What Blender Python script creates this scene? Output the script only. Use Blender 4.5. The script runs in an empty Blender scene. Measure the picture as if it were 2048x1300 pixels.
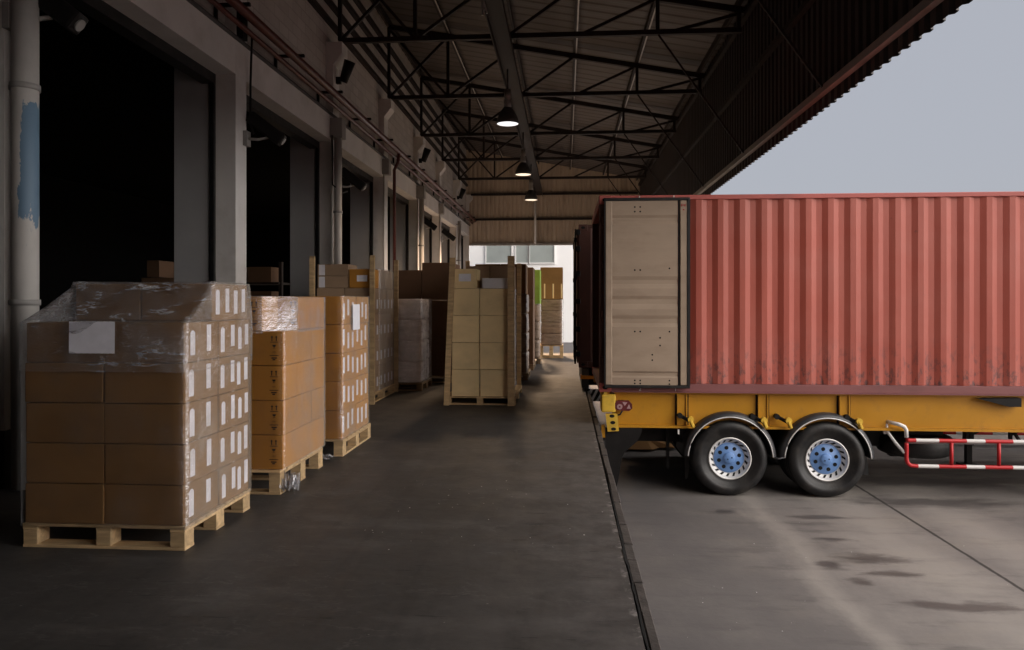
import bpy, bmesh, math, random
from mathutils import Vector, Matrix, noise
random.seed(11)
R = math.radians
scene = bpy.context.scene
COL = scene.collection

# ------------------------------------------------------------------ camera
cam_d = bpy.data.cameras.new("camera")
cam = bpy.data.objects.new("camera", cam_d)
COL.objects.link(cam)
EYE = 1.6
cam.location = (0, 0, EYE)
cam.rotation_euler = (R(90), 0, math.atan(106 / 1450))
cam_d.sensor_width = 36
cam_d.lens = 1450 / 2048 * 36
cam_d.shift_y = -45 / 2048
cam_d.clip_end = 2000
cam_d.clip_start = 0.05
scene.camera = cam

# ------------------------------------------------------------------ sky, sun, exposure
SUN_EL, SUN_AZ = R(46), R(146)          # azimuth measured clockwise from +Y
world = bpy.data.worlds.new("World")
scene.world = world
world.use_nodes = True
wn = world.node_tree
wn.nodes.clear()
w_out = wn.nodes.new("ShaderNodeOutputWorld")
w_bg = wn.nodes.new("ShaderNodeBackground")
w_sky = wn.nodes.new("ShaderNodeTexSky")
w_sky.sky_type = 'NISHITA'
w_sky.sun_disc = False
w_sky.sun_elevation = SUN_EL
w_sky.sun_rotation = SUN_AZ
w_sky.dust_density = 4
w_mix = wn.nodes.new("ShaderNodeMix")
w_mix.data_type = 'RGBA'
w_mix.inputs[0].default_value = 0.88       # overcast: cloud layer veils the blue
w_mix.inputs[7].default_value = (4.65, 4.82, 5.35, 1)
wn.links.new(w_sky.outputs[0], w_mix.inputs[6])
# bright sky patch added off to the right to light walls and carton sides
GLOW_AZ, GLOW_EL, GLOW_AMT = R(88), R(28), 9.5
w_tc = wn.nodes.new("ShaderNodeTexCoord")
w_dot = wn.nodes.new("ShaderNodeVectorMath")
w_dot.operation = 'DOT_PRODUCT'
w_dot.inputs[1].default_value = (math.sin(GLOW_AZ) * math.cos(GLOW_EL), math.cos(GLOW_AZ) * math.cos(GLOW_EL), math.sin(GLOW_EL))
wn.links.new(w_tc.outputs["Generated"], w_dot.inputs[0])
w_mr = wn.nodes.new("ShaderNodeMapRange")
w_mr.interpolation_type = 'SMOOTHSTEP'
w_mr.inputs[1].default_value = 0.62
w_mr.inputs[2].default_value = 0.985
w_mr.inputs[3].default_value = 0.0
w_mr.inputs[4].default_value = GLOW_AMT
wn.links.new(w_dot.outputs["Value"], w_mr.inputs[0])
w_mul = wn.nodes.new("ShaderNodeVectorMath")
w_mul.operation = 'SCALE'
w_mul.inputs[0].default_value = (4.8, 4.55, 4.3)
wn.links.new(w_mr.outputs[0], w_mul.inputs["Scale"])
w_add = wn.nodes.new("ShaderNodeVectorMath")
w_add.operation = 'ADD'
wn.links.new(w_mix.outputs[2], w_add.inputs[0])
wn.links.new(w_mul.outputs[0], w_add.inputs[1])
# low bright sky patch added behind the camera's right to light stack fronts
LOW_AZ, LOW_EL, LOW_AMT = R(136), R(9), 7.0
w_dot2 = wn.nodes.new("ShaderNodeVectorMath")
w_dot2.operation = 'DOT_PRODUCT'
w_dot2.inputs[1].default_value = (math.sin(LOW_AZ) * math.cos(LOW_EL), math.cos(LOW_AZ) * math.cos(LOW_EL), math.sin(LOW_EL))
wn.links.new(w_tc.outputs["Generated"], w_dot2.inputs[0])
w_mr2 = wn.nodes.new("ShaderNodeMapRange")
w_mr2.interpolation_type = 'SMOOTHSTEP'
w_mr2.inputs[1].default_value = 0.80
w_mr2.inputs[2].default_value = 0.985
w_mr2.inputs[3].default_value = 0.0
w_mr2.inputs[4].default_value = LOW_AMT
wn.links.new(w_dot2.outputs["Value"], w_mr2.inputs[0])
w_mul2 = wn.nodes.new("ShaderNodeVectorMath")
w_mul2.operation = 'SCALE'
w_mul2.inputs[0].default_value = (4.9, 4.4, 3.9)
wn.links.new(w_mr2.outputs[0], w_mul2.inputs["Scale"])
w_add2 = wn.nodes.new("ShaderNodeVectorMath")
w_add2.operation = 'ADD'
wn.links.new(w_add.outputs[0], w_add2.inputs[0])
wn.links.new(w_mul2.outputs[0], w_add2.inputs[1])
wn.links.new(w_add2.outputs[0], w_bg.inputs[0])
w_bg.inputs[1].default_value = 0.1
wn.links.new(w_bg.outputs[0], w_out.inputs[0])

sun_d = bpy.data.lights.new("sun", 'SUN')
sun_d.energy = 0.6
sun_d.angle = R(22)
sun_d.color = (1.0, 0.93, 0.84)
sun = bpy.data.objects.new("sun", sun_d)
COL.objects.link(sun)
sd = Vector((math.sin(SUN_AZ) * math.cos(SUN_EL), math.cos(SUN_AZ) * math.cos(SUN_EL), math.sin(SUN_EL)))
sun.rotation_euler = (-sd).to_track_quat('-Z', 'Y').to_euler()
sun.location = (30, -20, 40)

scene.view_settings.view_transform = 'Standard'
scene.view_settings.look = 'None'
scene.view_settings.gamma = 1
scene.view_settings.use_curve_mapping = False
scene.view_settings.exposure = 0.0
scene.cycles.max_bounces = 8
scene.cycles.diffuse_bounces = 5
scene.cycles.transparent_max_bounces = 16
scene.cycles.use_denoising = True

# ------------------------------------------------------------------ materials
def nd(nt, t, **kw):
    n = nt.nodes.new(t)
    for k, v in kw.items():
        setattr(n, k, v)
    return n

def new_mat(name):
    m = bpy.data.materials.new(name)
    m.use_nodes = True
    nt = m.node_tree
    return m, nt, nt.nodes["Principled BSDF"]

def c4(c):
    return (c[0], c[1], c[2], 1)

def mixc(nt, fac, a, b, blend='MIX'):
    n = nd(nt, "ShaderNodeMix", data_type='RGBA', blend_type=blend)
    for i, v in ((0, fac), (6, a), (7, b)):
        if isinstance(v, (int, float)):
            n.inputs[i].default_value = v
        elif isinstance(v, tuple):
            n.inputs[i].default_value = c4(v)
        else:
            nt.links.new(v, n.inputs[i])
    return n.outputs[2]

def math_n(nt, op, a, b=None, clamp=False):
    n = nd(nt, "ShaderNodeMath", operation=op, use_clamp=clamp)
    for i, v in ((0, a), (1, b)):
        if v is None:
            continue
        if isinstance(v, (int, float)):
            n.inputs[i].default_value = v
        else:
            nt.links.new(v, n.inputs[i])
    return n.outputs[0]

def noise_n(nt, vec, scale, detail=4, rough=0.55):
    n = nd(nt, "ShaderNodeTexNoise")
    n.inputs["Scale"].default_value = scale
    n.inputs["Detail"].default_value = detail
    n.inputs["Roughness"].default_value = rough
    nt.links.new(vec, n.inputs["Vector"])
    return n.outputs["Fac"]

def ramp(nt, fac, lo, hi):
    n = nd(nt, "ShaderNodeMapRange")
    n.inputs[1].default_value = lo
    n.inputs[2].default_value = hi
    n.inputs[3].default_value = 0
    n.inputs[4].default_value = 1
    nt.links.new(fac, n.inputs[0])
    return n.outputs[0]

def coords(nt, stretch=(1, 1, 1), rand=True):
    tc = nd(nt, "ShaderNodeTexCoord")
    mp = nd(nt, "ShaderNodeMapping")
    mp.inputs["Scale"].default_value = stretch
    nt.links.new(tc.outputs["Object"], mp.inputs["Vector"])
    if rand:
        oi = nd(nt, "ShaderNodeObjectInfo")
        cb = nd(nt, "ShaderNodeCombineXYZ")
        k = math_n(nt, 'MULTIPLY', oi.outputs["Random"], 37.0)
        for i in range(3):
            nt.links.new(k, cb.inputs[i])
        nt.links.new(cb.outputs[0], mp.inputs["Location"])
    return mp.outputs[0]

def mat(name, col, rough=0.6, metal=0.0, var=0.18, scale=5, bump=0.0, bscale=60, dirt=None,
        dirt_amt=0.5, dirt_scale=3, dirt_lo=0.5, dirt_hi=0.75, stretch=(1, 1, 1), rand=0.0, spec=0.4, rvar=0.12):
    m, nt, b = new_mat(name)
    v = coords(nt, stretch)
    n1 = noise_n(nt, v, scale, 5)
    f1 = ramp(nt, n1, 0.3, 0.7)
    out = mixc(nt, f1, tuple(c * (1 - var) for c in col), tuple(min(1, c * (1 + var)) for c in col))
    if dirt:
        d = ramp(nt, noise_n(nt, v, dirt_scale, 8, 0.65), dirt_lo, dirt_hi)
        out = mixc(nt, math_n(nt, 'MULTIPLY', d, dirt_amt), out, dirt)
    if rand:
        oi = nd(nt, "ShaderNodeObjectInfo")
        k = nd(nt, "ShaderNodeMapRange")
        k.inputs[3].default_value = 1 - rand
        k.inputs[4].default_value = 1 + rand
        nt.links.new(oi.outputs["Random"], k.inputs[0])
        hsv = nd(nt, "ShaderNodeHueSaturation")
        nt.links.new(k.outputs[0], hsv.inputs["Value"])
        nt.links.new(out, hsv.inputs["Color"])
        out = hsv.outputs[0]
    nt.links.new(out, b.inputs["Base Color"])
    b.inputs["Metallic"].default_value = metal
    b.inputs["Specular IOR Level"].default_value = spec
    rr = nd(nt, "ShaderNodeMapRange")
    rr.inputs[3].default_value = max(0.02, rough - rvar)
    rr.inputs[4].default_value = min(1, rough + rvar)
    nt.links.new(n1, rr.inputs[0])
    nt.links.new(rr.outputs[0], b.inputs["Roughness"])
    if bump:
        bp = nd(nt, "ShaderNodeBump")
        bp.inputs["Strength"].default_value = bump
        bp.inputs["Distance"].default_value = 0.01
        nt.links.new(noise_n(nt, v, bscale, 6), bp.inputs["Height"])
        nt.links.new(bp.outputs[0], b.inputs["Normal"])
    return m

def emit_mat(name, col, strength):
    m, nt, b = new_mat(name)
    b.inputs["Base Color"].default_value = c4((0.8, 0.8, 0.8))
    b.inputs["Emission Color"].default_value = c4(col)
    b.inputs["Emission Strength"].default_value = strength
    return m

M = {}
M['wall'] = mat('painted_plaster', (0.70, 0.68, 0.67), 0.75, var=0.07, scale=1.3, bump=0.15, bscale=25,
                dirt=(0.42, 0.39, 0.36), dirt_amt=0.6, dirt_scale=1.6, dirt_lo=0.5, dirt_hi=0.8)
M['base_black'] = mat('black_base_paint', (0.02, 0.02, 0.02), 0.6)
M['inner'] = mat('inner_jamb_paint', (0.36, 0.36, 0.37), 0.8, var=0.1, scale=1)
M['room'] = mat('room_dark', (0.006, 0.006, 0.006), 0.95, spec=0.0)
M['rubber'] = mat('rubber', (0.010, 0.010, 0.011), 0.46, var=0.3, scale=9, bump=0.15, dirt=(0.045, 0.04, 0.036), dirt_amt=0.7, dirt_scale=5, dirt_lo=0.48, dirt_hi=0.7)
M['steel_dark'] = mat('truss_paint', (0.032, 0.027, 0.026), 0.6, var=0.25, scale=3, dirt=(0.06, 0.035, 0.025), dirt_amt=0.5, spec=0.15)
M['galv'] = mat('galvanised', (0.42, 0.40, 0.38), 0.42, metal=0.6, var=0.15, scale=3)
M['roof'] = mat('roof_sheet', (0.09, 0.078, 0.073), 0.6, var=0.14, scale=0.7, dirt=(0.08, 0.06, 0.05), dirt_amt=0.55, dirt_scale=0.8)
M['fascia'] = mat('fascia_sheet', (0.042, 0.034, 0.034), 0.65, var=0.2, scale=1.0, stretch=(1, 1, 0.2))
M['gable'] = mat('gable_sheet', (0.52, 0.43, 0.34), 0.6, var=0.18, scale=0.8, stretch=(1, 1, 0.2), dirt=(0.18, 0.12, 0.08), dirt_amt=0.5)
M['red_pipe'] = mat('red_pipe_paint', (0.095, 0.024, 0.018), 0.4, var=0.25, scale=4)
M['grey_plastic'] = mat('grey_plastic', (0.30, 0.29, 0.28), 0.5, var=0.1)
M['black_metal'] = mat('black_metal', (0.011, 0.010, 0.010), 0.55, var=0.3, spec=0.2)
M['dark_grey'] = mat('dark_grey_metal', (0.07, 0.068, 0.068), 0.5, var=0.2)
M['white_paint'] = mat('white_paint', (0.72, 0.71, 0.70), 0.45, var=0.06)
M['paper'] = mat('paper', (0.82, 0.82, 0.90), 0.7, var=0.05, scale=14)
M['black_ink'] = mat('black_ink', (0.015, 0.012, 0.01), 0.7)
M['red_ink'] = mat('red_ink', (0.28, 0.02, 0.02), 0.6)
M['wood'] = mat('pallet_wood', (0.50, 0.35, 0.19), 0.75, var=0.25, scale=4, stretch=(1, 6, 6), bump=0.2, bscale=30, rand=0.15,
                dirt=(0.22, 0.15, 0.09), dirt_amt=0.5, dirt_scale=5)
M['wood_dark'] = mat('pallet_wood_worn', (0.28, 0.19, 0.11), 0.8, var=0.25, scale=4, stretch=(1, 6, 6), bump=0.2, bscale=30, rand=0.15)
def card(name, col, rand=0.07):
    return mat(name, col, 0.72, var=0.09, scale=2.2, stretch=(1, 1, 1.6), bump=0.06, bscale=90, rand=rand,
               dirt=tuple(c * 0.72 for c in col), dirt_amt=0.5, dirt_scale=2.0, dirt_lo=0.5, dirt_hi=0.72, spec=0.3)
M['card_brown'] = card('brown_cardboard', (0.24, 0.128, 0.047))
M['card_orange'] = card('orange_cardboard', (0.47, 0.215, 0.036))
M['card_cream'] = card('cream_cardboard', (0.82, 0.64, 0.36))
M['card_dull'] = card('dull_cardboard', (0.36, 0.25, 0.165))
M['card_dark'] = card('dark_cardboard', (0.15, 0.085, 0.05), 0.1)
M['card_white'] = card('white_cardboard', (0.66, 0.65, 0.68))
M['card_green'] = card('green_wrap', (0.23, 0.38, 0.06))
M['bag'] = mat('wrapped_sack', (0.85, 0.78, 0.75), 0.3, var=0.2, scale=4, stretch=(1, 1, 4), bump=0.7, bscale=9)
M['yellow'] = mat('yellow_chassis_paint', (0.47, 0.222, 0.013), 0.42, var=0.12, scale=1.5, dirt=(0.22, 0.11, 0.03), dirt_amt=0.45, dirt_scale=6, dirt_lo=0.52, dirt_hi=0.75)
M['yellow_bright'] = mat('yellow_fitting_paint', (0.66, 0.42, 0.05), 0.45, var=0.12, scale=4, dirt=(0.12, 0.08, 0.04), dirt_amt=0.5, dirt_scale=6)
M['silver'] = mat('wheel_silver', (0.75, 0.74, 0.73), 0.4, metal=0.25, var=0.12, scale=6, dirt=(0.2, 0.18, 0.16), dirt_amt=0.35)
M['blue'] = mat('hub_blue', (0.15, 0.29, 0.60), 0.42, var=0.15, scale=8, dirt=(0.06, 0.10, 0.2), dirt_amt=0.5, dirt_scale=8)
M['black_hole'] = mat('black_hole', (0.004, 0.004, 0.004), 0.9)
M['red_stripe'] = mat('red_reflective', (0.52, 0.025, 0.03), 0.4, var=0.1)
M['orange_lens'] = mat('orange_lens', (0.75, 0.25, 0.02), 0.25)
M['red_lens'] = mat('red_lens', (0.13, 0.028, 0.03), 0.25)
M['white_lens'] = mat('white_lens', (0.42, 0.26, 0.27), 0.25)
M['steel_pale'] = mat('pale_alloy', (0.52, 0.52, 0.53), 0.45, metal=0.2, var=0.1)
M['maroon'] = mat('maroon_container', (0.075, 0.028, 0.02), 0.65, var=0.2, scale=2)
M['mud'] = mat('mudguard_plastic', (0.032, 0.032, 0.036), 0.38, var=0.25, scale=4)
M['tan'] = mat('tan_door_paint', (0.36, 0.275, 0.205), 0.5, var=0.08, scale=2, stretch=(1, 1, 2.5), bump=0.08, bscale=18,
               dirt=(0.24, 0.17, 0.12), dirt_amt=0.55, dirt_scale=2.4, dirt_lo=0.5, dirt_hi=0.78)
M['bag_brown'] = mat('brown_wrapped_sack', (0.26, 0.19, 0.14), 0.3, var=0.3, scale=4, stretch=(1, 1, 4), bump=0.7, bscale=9)
M['glass'] = mat('window_glass', (0.30, 0.33, 0.32), 0.15, var=0.1, scale=1)
M['render_white'] = mat('white_render', (0.88, 0.88, 0.88), 0.8, var=0.03, scale=0.6)

# container red: faded paint, vertical streaks, scuffs along the foot
def container_red():
    m, nt, b = new_mat('red_container_paint')
    v = coords(nt, (1, 1, 1), rand=False)
    vs = coords(nt, (2.0, 1, 0.18), rand=False)
    base = mixc(nt, ramp(nt, noise_n(nt, vs, 3, 5), 0.3, 0.7), (0.32, 0.058, 0.036), (0.40, 0.086, 0.058))
    chalk = ramp(nt, noise_n(nt, v, 1.1, 4), 0.42, 0.75)
    base = mixc(nt, math_n(nt, 'MULTIPLY', chalk, 0.35), base, (0.42, 0.15, 0.12))
    sep = nd(nt, "ShaderNodeSeparateXYZ")
    tc = nd(nt, "ShaderNodeTexCoord")
    nt.links.new(tc.outputs["Object"], sep.inputs[0])
    low = nd(nt, "ShaderNodeMapRange")
    low.inputs[1].default_value = 0.75
    low.inputs[2].default_value = 0.1
    nt.links.new(sep.outputs[2], low.inputs[0])
    sc = ramp(nt, noise_n(nt, coords(nt, (3.2, 1, 1.6), rand=False), 4.0, 9, 0.72), 0.50, 0.60)
    base = mixc(nt, math_n(nt, 'MULTIPLY', math_n(nt, 'MULTIPLY', sc, low.outputs[0]), 1.0), base, (0.09, 0.04, 0.04))
    spot = ramp(nt, noise_n(nt, v, 16, 4, 0.6), 0.70, 0.74)
    base = mixc(nt, math_n(nt, 'MULTIPLY', spot, 0.6), base, (0.14, 0.05, 0.04))
    nt.links.new(base, b.inputs["Base Color"])
    b.inputs["Roughness"].default_value = 0.55
    bp = nd(nt, "ShaderNodeBump")
    bp.inputs["Strength"].default_value = 0.12
    bp.inputs["Distance"].default_value = 0.02
    nt.links.new(noise_n(nt, v, 5, 4), bp.inputs["Height"])
    nt.links.new(bp.outputs[0], b.inputs["Normal"])
    return m
M['red'] = container_red()
M['red_rail'] = mat('red_rail_paint', (0.42, 0.10, 0.085), 0.5, var=0.15, scale=2, stretch=(0.4, 1, 1), dirt=(0.18, 0.07, 0.06), dirt_amt=0.5, dirt_scale=3)
M['maroon_rail'] = mat('maroon_rail_paint', (0.22, 0.085, 0.085), 0.45, var=0.15, scale=2, stretch=(0.4, 1, 1), dirt=(0.10, 0.05, 0.05), dirt_amt=0.5, dirt_scale=3)

def film_mat(name, lo, hi, tint=(0.80, 0.79, 0.82), ridge=0.0, bump=0.55, rough=0.16, lw_=0.012):
    m, nt, b = new_mat(name)
    nt.nodes.remove(b)
    out = nt.nodes["Material Output"]
    v = coords(nt, (1.0, 1.0, 1.6))
    n1 = noise_n(nt, v, 1.6, 3, 0.5)
    n2 = noise_n(nt, coords(nt, (2.2, 2.2, 1.0)), 2.5, 6, 0.6)
    streak = ramp(nt, math_n(nt, 'MULTIPLY', n1, n2), 0.18, 0.40)
    lw = nd(nt, "ShaderNodeLayerWeight")
    lw.inputs[0].default_value = 0.22
    bp = nd(nt, "ShaderNodeBump")
    bp.inputs["Strength"].default_value = bump
    bp.inputs["Distance"].default_value = 0.03
    nt.links.new(noise_n(nt, coords(nt, (4, 4, 7)), 4.0, 6, 0.6), bp.inputs["Height"])
    gl = nd(nt, "ShaderNodeBsdfGlossy")
    gl.inputs["Roughness"].default_value = rough
    gl.inputs["Color"].default_value = (0.95, 0.95, 1, 1)
    nt.links.new(bp.outputs[0], gl.inputs["Normal"])
    df = nd(nt, "ShaderNodeBsdfDiffuse")
    df.inputs["Color"].default_value = c4(tint)
    mx = nd(nt, "ShaderNodeMixShader")
    mx.inputs[0].default_value = 0.38
    nt.links.new(gl.outputs[0], mx.inputs[1])
    nt.links.new(df.outputs[0], mx.inputs[2])
    tr = nd(nt, "ShaderNodeBsdfTransparent")
    f = nd(nt, "ShaderNodeMapRange")
    f.inputs[3].default_value = lo
    f.inputs[4].default_value = hi
    nt.links.new(streak, f.inputs[0])
    fac = math_n(nt, 'ADD', f.outputs[0], math_n(nt, 'MULTIPLY', lw.outputs["Fresnel"], 0.35), True)
    if ridge:
        # thin creases where the sheet folds on itself
        tc = nd(nt, "ShaderNodeTexCoord")
        mp = nd(nt, "ShaderNodeMapping")
        mp.inputs["Rotation"].default_value = (R(35), R(38), R(20))
        mp.inputs["Scale"].default_value = (1.0, 2.2, 4.5)
        nt.links.new(tc.outputs["Object"], mp.inputs["Vector"])
        nr = noise_n(nt, mp.outputs[0], 2.4, 4, 0.6)
        ln = ramp(nt, math_n(nt, 'ABSOLUTE', math_n(nt, 'SUBTRACT', nr, 0.5)), lw_, 0.0)
        pt = ramp(nt, noise_n(nt, v, 4.0, 3, 0.6), 0.45, 0.58)
        fac = math_n(nt, 'ADD', fac, math_n(nt, 'MULTIPLY', math_n(nt, 'MULTIPLY', ln, pt), ridge), True)
    fin = nd(nt, "ShaderNodeMixShader")
    nt.links.new(fac, fin.inputs[0])
    nt.links.new(tr.outputs[0], fin.inputs[1])
    nt.links.new(mx.outputs[0], fin.inputs[2])
    nt.links.new(fin.outputs[0], out.inputs[0])
    return m
M['film'] = film_mat('clear_film', 0.02, 0.13)
M['film_side'] = film_mat('haze_sheen_film', 0.20, 0.46, (0.84, 0.77, 0.66), ridge=0.08)  # paler film; on wrapped right faces it paints in the side light
M['film_top'] = film_mat('crinkled_film', 0.12, 0.42, ridge=1.0, bump=1.0, rough=0.09, lw_=0.03)
M['film_heavy'] = film_mat('cloudy_film', 0.16, 0.66, (0.84, 0.80, 0.80), ridge=0.3)
M['film_scrap'] = film_mat('film_scrap', 0.35, 0.8, ridge=0.5)

def floor_mat():
    m, nt, b = new_mat('dock_concrete')
    v = coords(nt, (1, 1, 1), rand=False)
    big = ramp(nt, noise_n(nt, v, 0.55, 6, 0.6), 0.32, 0.68)
    mid = ramp(nt, noise_n(nt, v, 2.6, 8, 0.65), 0.3, 0.7)
    fine = ramp(nt, noise_n(nt, v, 14, 8, 0.7), 0.3, 0.7)
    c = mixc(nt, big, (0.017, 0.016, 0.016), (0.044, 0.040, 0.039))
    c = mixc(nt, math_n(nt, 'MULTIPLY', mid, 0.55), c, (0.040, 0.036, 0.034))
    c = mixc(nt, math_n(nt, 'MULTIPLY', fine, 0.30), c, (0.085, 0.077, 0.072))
    # forklift tracks along the dock, scratches across it, pale dust by the edge
    trk = ramp(nt, noise_n(nt, coords(nt, (3.2, 0.16, 1), rand=False), 1.6, 5, 0.6), 0.52, 0.70)
    c = mixc(nt, math_n(nt, 'MULTIPLY', trk, 0.55), c, (0.017, 0.016, 0.016))
    pale = ramp(nt, noise_n(nt, coords(nt, (0.7, 2.0, 1), rand=False), 1.3, 9, 0.68), 0.54, 0.74)
    c = mixc(nt, math_n(nt, 'MULTIPLY', pale, 0.6), c, (0.105, 0.096, 0.092))
    sep = nd(nt, "ShaderNodeSeparateXYZ")
    tc = nd(nt, "ShaderNodeTexCoord")
    nt.links.new(tc.outputs["Object"], sep.inputs[0])
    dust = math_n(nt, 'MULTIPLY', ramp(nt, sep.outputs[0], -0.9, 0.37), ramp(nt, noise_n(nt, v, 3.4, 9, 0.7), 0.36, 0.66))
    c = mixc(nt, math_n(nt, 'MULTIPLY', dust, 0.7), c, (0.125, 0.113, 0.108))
    scr = ramp(nt, noise_n(nt, coords(nt, (0.6, 4.5, 1), rand=False), 3.2, 9, 0.7), 0.61, 0.65)
    c = mixc(nt, math_n(nt, 'MULTIPLY', scr, 0.75), c, (0.012, 0.011, 0.011))
    sc2 = noise_n(nt, coords(nt, (0.5, 1.4, 1), rand=False), 1.1, 6, 0.62)
    ln = ramp(nt, math_n(nt, 'ABSOLUTE', math_n(nt, 'SUBTRACT', sc2, 0.5)), 0.006, 0.001)
    c = mixc(nt, math_n(nt, 'MULTIPLY', math_n(nt, 'MULTIPLY', ln, mid), 0.6), c, (0.12, 0.11, 0.105))
    lip = math_n(nt, 'MULTIPLY', ramp(nt, sep.outputs[0], 0.325, 0.352), ramp(nt, noise_n(nt, v, 11, 5, 0.65), 0.52, 0.60))
    c = mixc(nt, math_n(nt, 'MULTIPLY', lip, 0.85), c, (0.24, 0.22, 0.21))
    chip = ramp(nt, noise_n(nt, v, 26, 3, 0.5), 0.745, 0.765)
    c = mixc(nt, math_n(nt, 'MULTIPLY', chip, 0.8), c, (0.22, 0.21, 0.20))
    nt.links.new(c, b.inputs["Base Color"])
    rr = nd(nt, "ShaderNodeMapRange")
    rr.inputs[3].default_value = 0.52
    rr.inputs[4].default_value = 0.66
    nt.links.new(mid, rr.inputs[0])
    nt.links.new(rr.outputs[0], b.inputs["Roughness"])
    b.inputs["Specular IOR Level"].default_value = 0.5
    bp = nd(nt, "ShaderNodeBump")
    bp.inputs["Strength"].default_value = 0.25
    bp.inputs["Distance"].default_value = 0.01
    hgt = math_n(nt, 'ADD', math_n(nt, 'MULTIPLY', noise_n(nt, v, 9, 8, 0.6), 1.0), math_n(nt, 'MULTIPLY', scr, -0.3))
    nt.links.new(hgt, bp.inputs["Height"])
    nt.links.new(bp.outputs[0], b.inputs["Normal"])
    return m
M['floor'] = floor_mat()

STAINS = [(2.97, 8.75, .36, .10), (2.85, 7.93, .24, .07), (3.02, 7.38, .36, .17), (3.05, 6.97, .30, .08), (2.52, 7.15, .13, .13), (2.66, 6.75, .12, .10),
          (3.3, 6.25, .5, .13), (4.7, 9.5, 1.2, .24), (5.2, 10.6, 1.5, .3), (1.9, 8.9, .12, .10)]
def yard_mat():
    m, nt, b = new_mat('yard_concrete')
    v = coords(nt, (1, 1, 1), rand=False)
    big = ramp(nt, noise_n(nt, v, 0.45, 6, 0.6), 0.32, 0.7)
    mid = ramp(nt, noise_n(nt, v, 1.9, 8, 0.62), 0.32, 0.7)
    fine = ramp(nt, noise_n(nt, v, 22, 6, 0.7), 0.3, 0.7)
    c = mixc(nt, big, (0.15, 0.136, 0.13), (0.27, 0.245, 0.225))
    c = mixc(nt, math_n(nt, 'MULTIPLY', mid, 0.5), c, (0.125, 0.112, 0.110))
    yel = ramp(nt, noise_n(nt, coords(nt, (0.7, 1.3, 1), rand=False), 0.9, 5, 0.6), 0.5, 0.72)
    c = mixc(nt, math_n(nt, 'MULTIPLY', yel, 0.55), c, (0.26, 0.228, 0.185))
    c = mixc(nt, math_n(nt, 'MULTIPLY', fine, 0.22), c, (0.115, 0.105, 0.10))
    blot = ramp(nt, noise_n(nt, coords(nt, (0.55, 2.2, 1), rand=False), 1.7, 9, 0.66), 0.52, 0.68)
    c = mixc(nt, math_n(nt, 'MULTIPLY', blot, 0.6), c, (0.07, 0.061, 0.060))
    tc = nd(nt, "ShaderNodeTexCoord")
    sep = nd(nt, "ShaderNodeSeparateXYZ")
    nt.links.new(tc.outputs["Object"], sep.inputs[0])
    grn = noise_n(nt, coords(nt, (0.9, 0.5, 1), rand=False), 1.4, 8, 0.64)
    shade_and_oil = math_n(nt, 'MULTIPLY', ramp(nt, math_n(nt, 'ADD', sep.outputs[0], math_n(nt, 'MULTIPLY', math_n(nt, 'SUBTRACT', grn, 0.5), 3.0)), 3.0, 0.9), 0.75)
    c = mixc(nt, shade_and_oil, c, (0.085, 0.078, 0.080))  # oil grime near the dock plus canopy shade, painted as one patchy tone
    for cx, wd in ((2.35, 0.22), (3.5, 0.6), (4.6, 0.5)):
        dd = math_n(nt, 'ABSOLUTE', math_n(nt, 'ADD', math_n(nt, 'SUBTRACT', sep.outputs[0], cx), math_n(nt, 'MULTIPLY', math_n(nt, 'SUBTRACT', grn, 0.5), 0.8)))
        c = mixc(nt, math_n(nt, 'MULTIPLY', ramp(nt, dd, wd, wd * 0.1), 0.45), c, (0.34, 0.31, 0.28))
    wob = math_n(nt, 'MULTIPLY', math_n(nt, 'SUBTRACT', noise_n(nt, coords(nt, (0.8, 2.4, 1), rand=False), 2.6, 9, 0.72), 0.5), 3.2)
    tot = None
    for (sx, sy, a, bb) in STAINS:
        dx = math_n(nt, 'DIVIDE', math_n(nt, 'SUBTRACT', sep.outputs[0], sx), a)
        dy = math_n(nt, 'DIVIDE', math_n(nt, 'SUBTRACT', sep.outputs[1], sy), bb)
        d = math_n(nt, 'SQRT', math_n(nt, 'ADD', math_n(nt, 'MULTIPLY', dx, dx), math_n(nt, 'MULTIPLY', dy, dy)))
        d = math_n(nt, 'ADD', d, wob)
        s = ramp(nt, d, 1.12, 0.5)
        tot = s if tot is None else math_n(nt, 'MAXIMUM', tot, s)
    c = mixc(nt, math_n(nt, 'MULTIPLY', tot, 0.72), c, (0.052, 0.045, 0.044))
    # expansion joint along the bay
    jw = math_n(nt, 'MULTIPLY', math_n(nt, 'SUBTRACT', noise_n(nt, v, 5, 5, 0.7), 0.5), 0.03)
    j = math_n(nt, 'ABSOLUTE', math_n(nt, 'ADD', math_n(nt, 'SUBTRACT', sep.outputs[0], 4.0), jw))
    j = ramp(nt, j, 0.026, 0.012)
    c = mixc(nt, math_n(nt, 'MULTIPLY', j, 0.9), c, (0.03, 0.026, 0.025))
    chip = ramp(nt, noise_n(nt, v, 30, 2, 0.5), 0.775, 0.79)
    c = mixc(nt, chip, c, (0.40, 0.38, 0.36))
    nt.links.new(c, b.inputs["Base Color"])
    rr = nd(nt, "ShaderNodeMapRange")
    rr.inputs[3].default_value = 0.85
    rr.inputs[4].default_value = 0.5
    nt.links.new(tot, rr.inputs[0])
    nt.links.new(rr.outputs[0], b.inputs["Roughness"])
    b.inputs["Specular IOR Level"].default_value = 0.3
    bp = nd(nt, "ShaderNodeBump")
    bp.inputs["Strength"].default_value = 0.3
    bp.inputs["Distance"].default_value = 0.01
    nt.links.new(noise_n(nt, v, 12, 8, 0.65), bp.inputs["Height"])
    nt.links.new(bp.outputs[0], b.inputs["Normal"])
    return m
M['yard'] = yard_mat()

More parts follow.
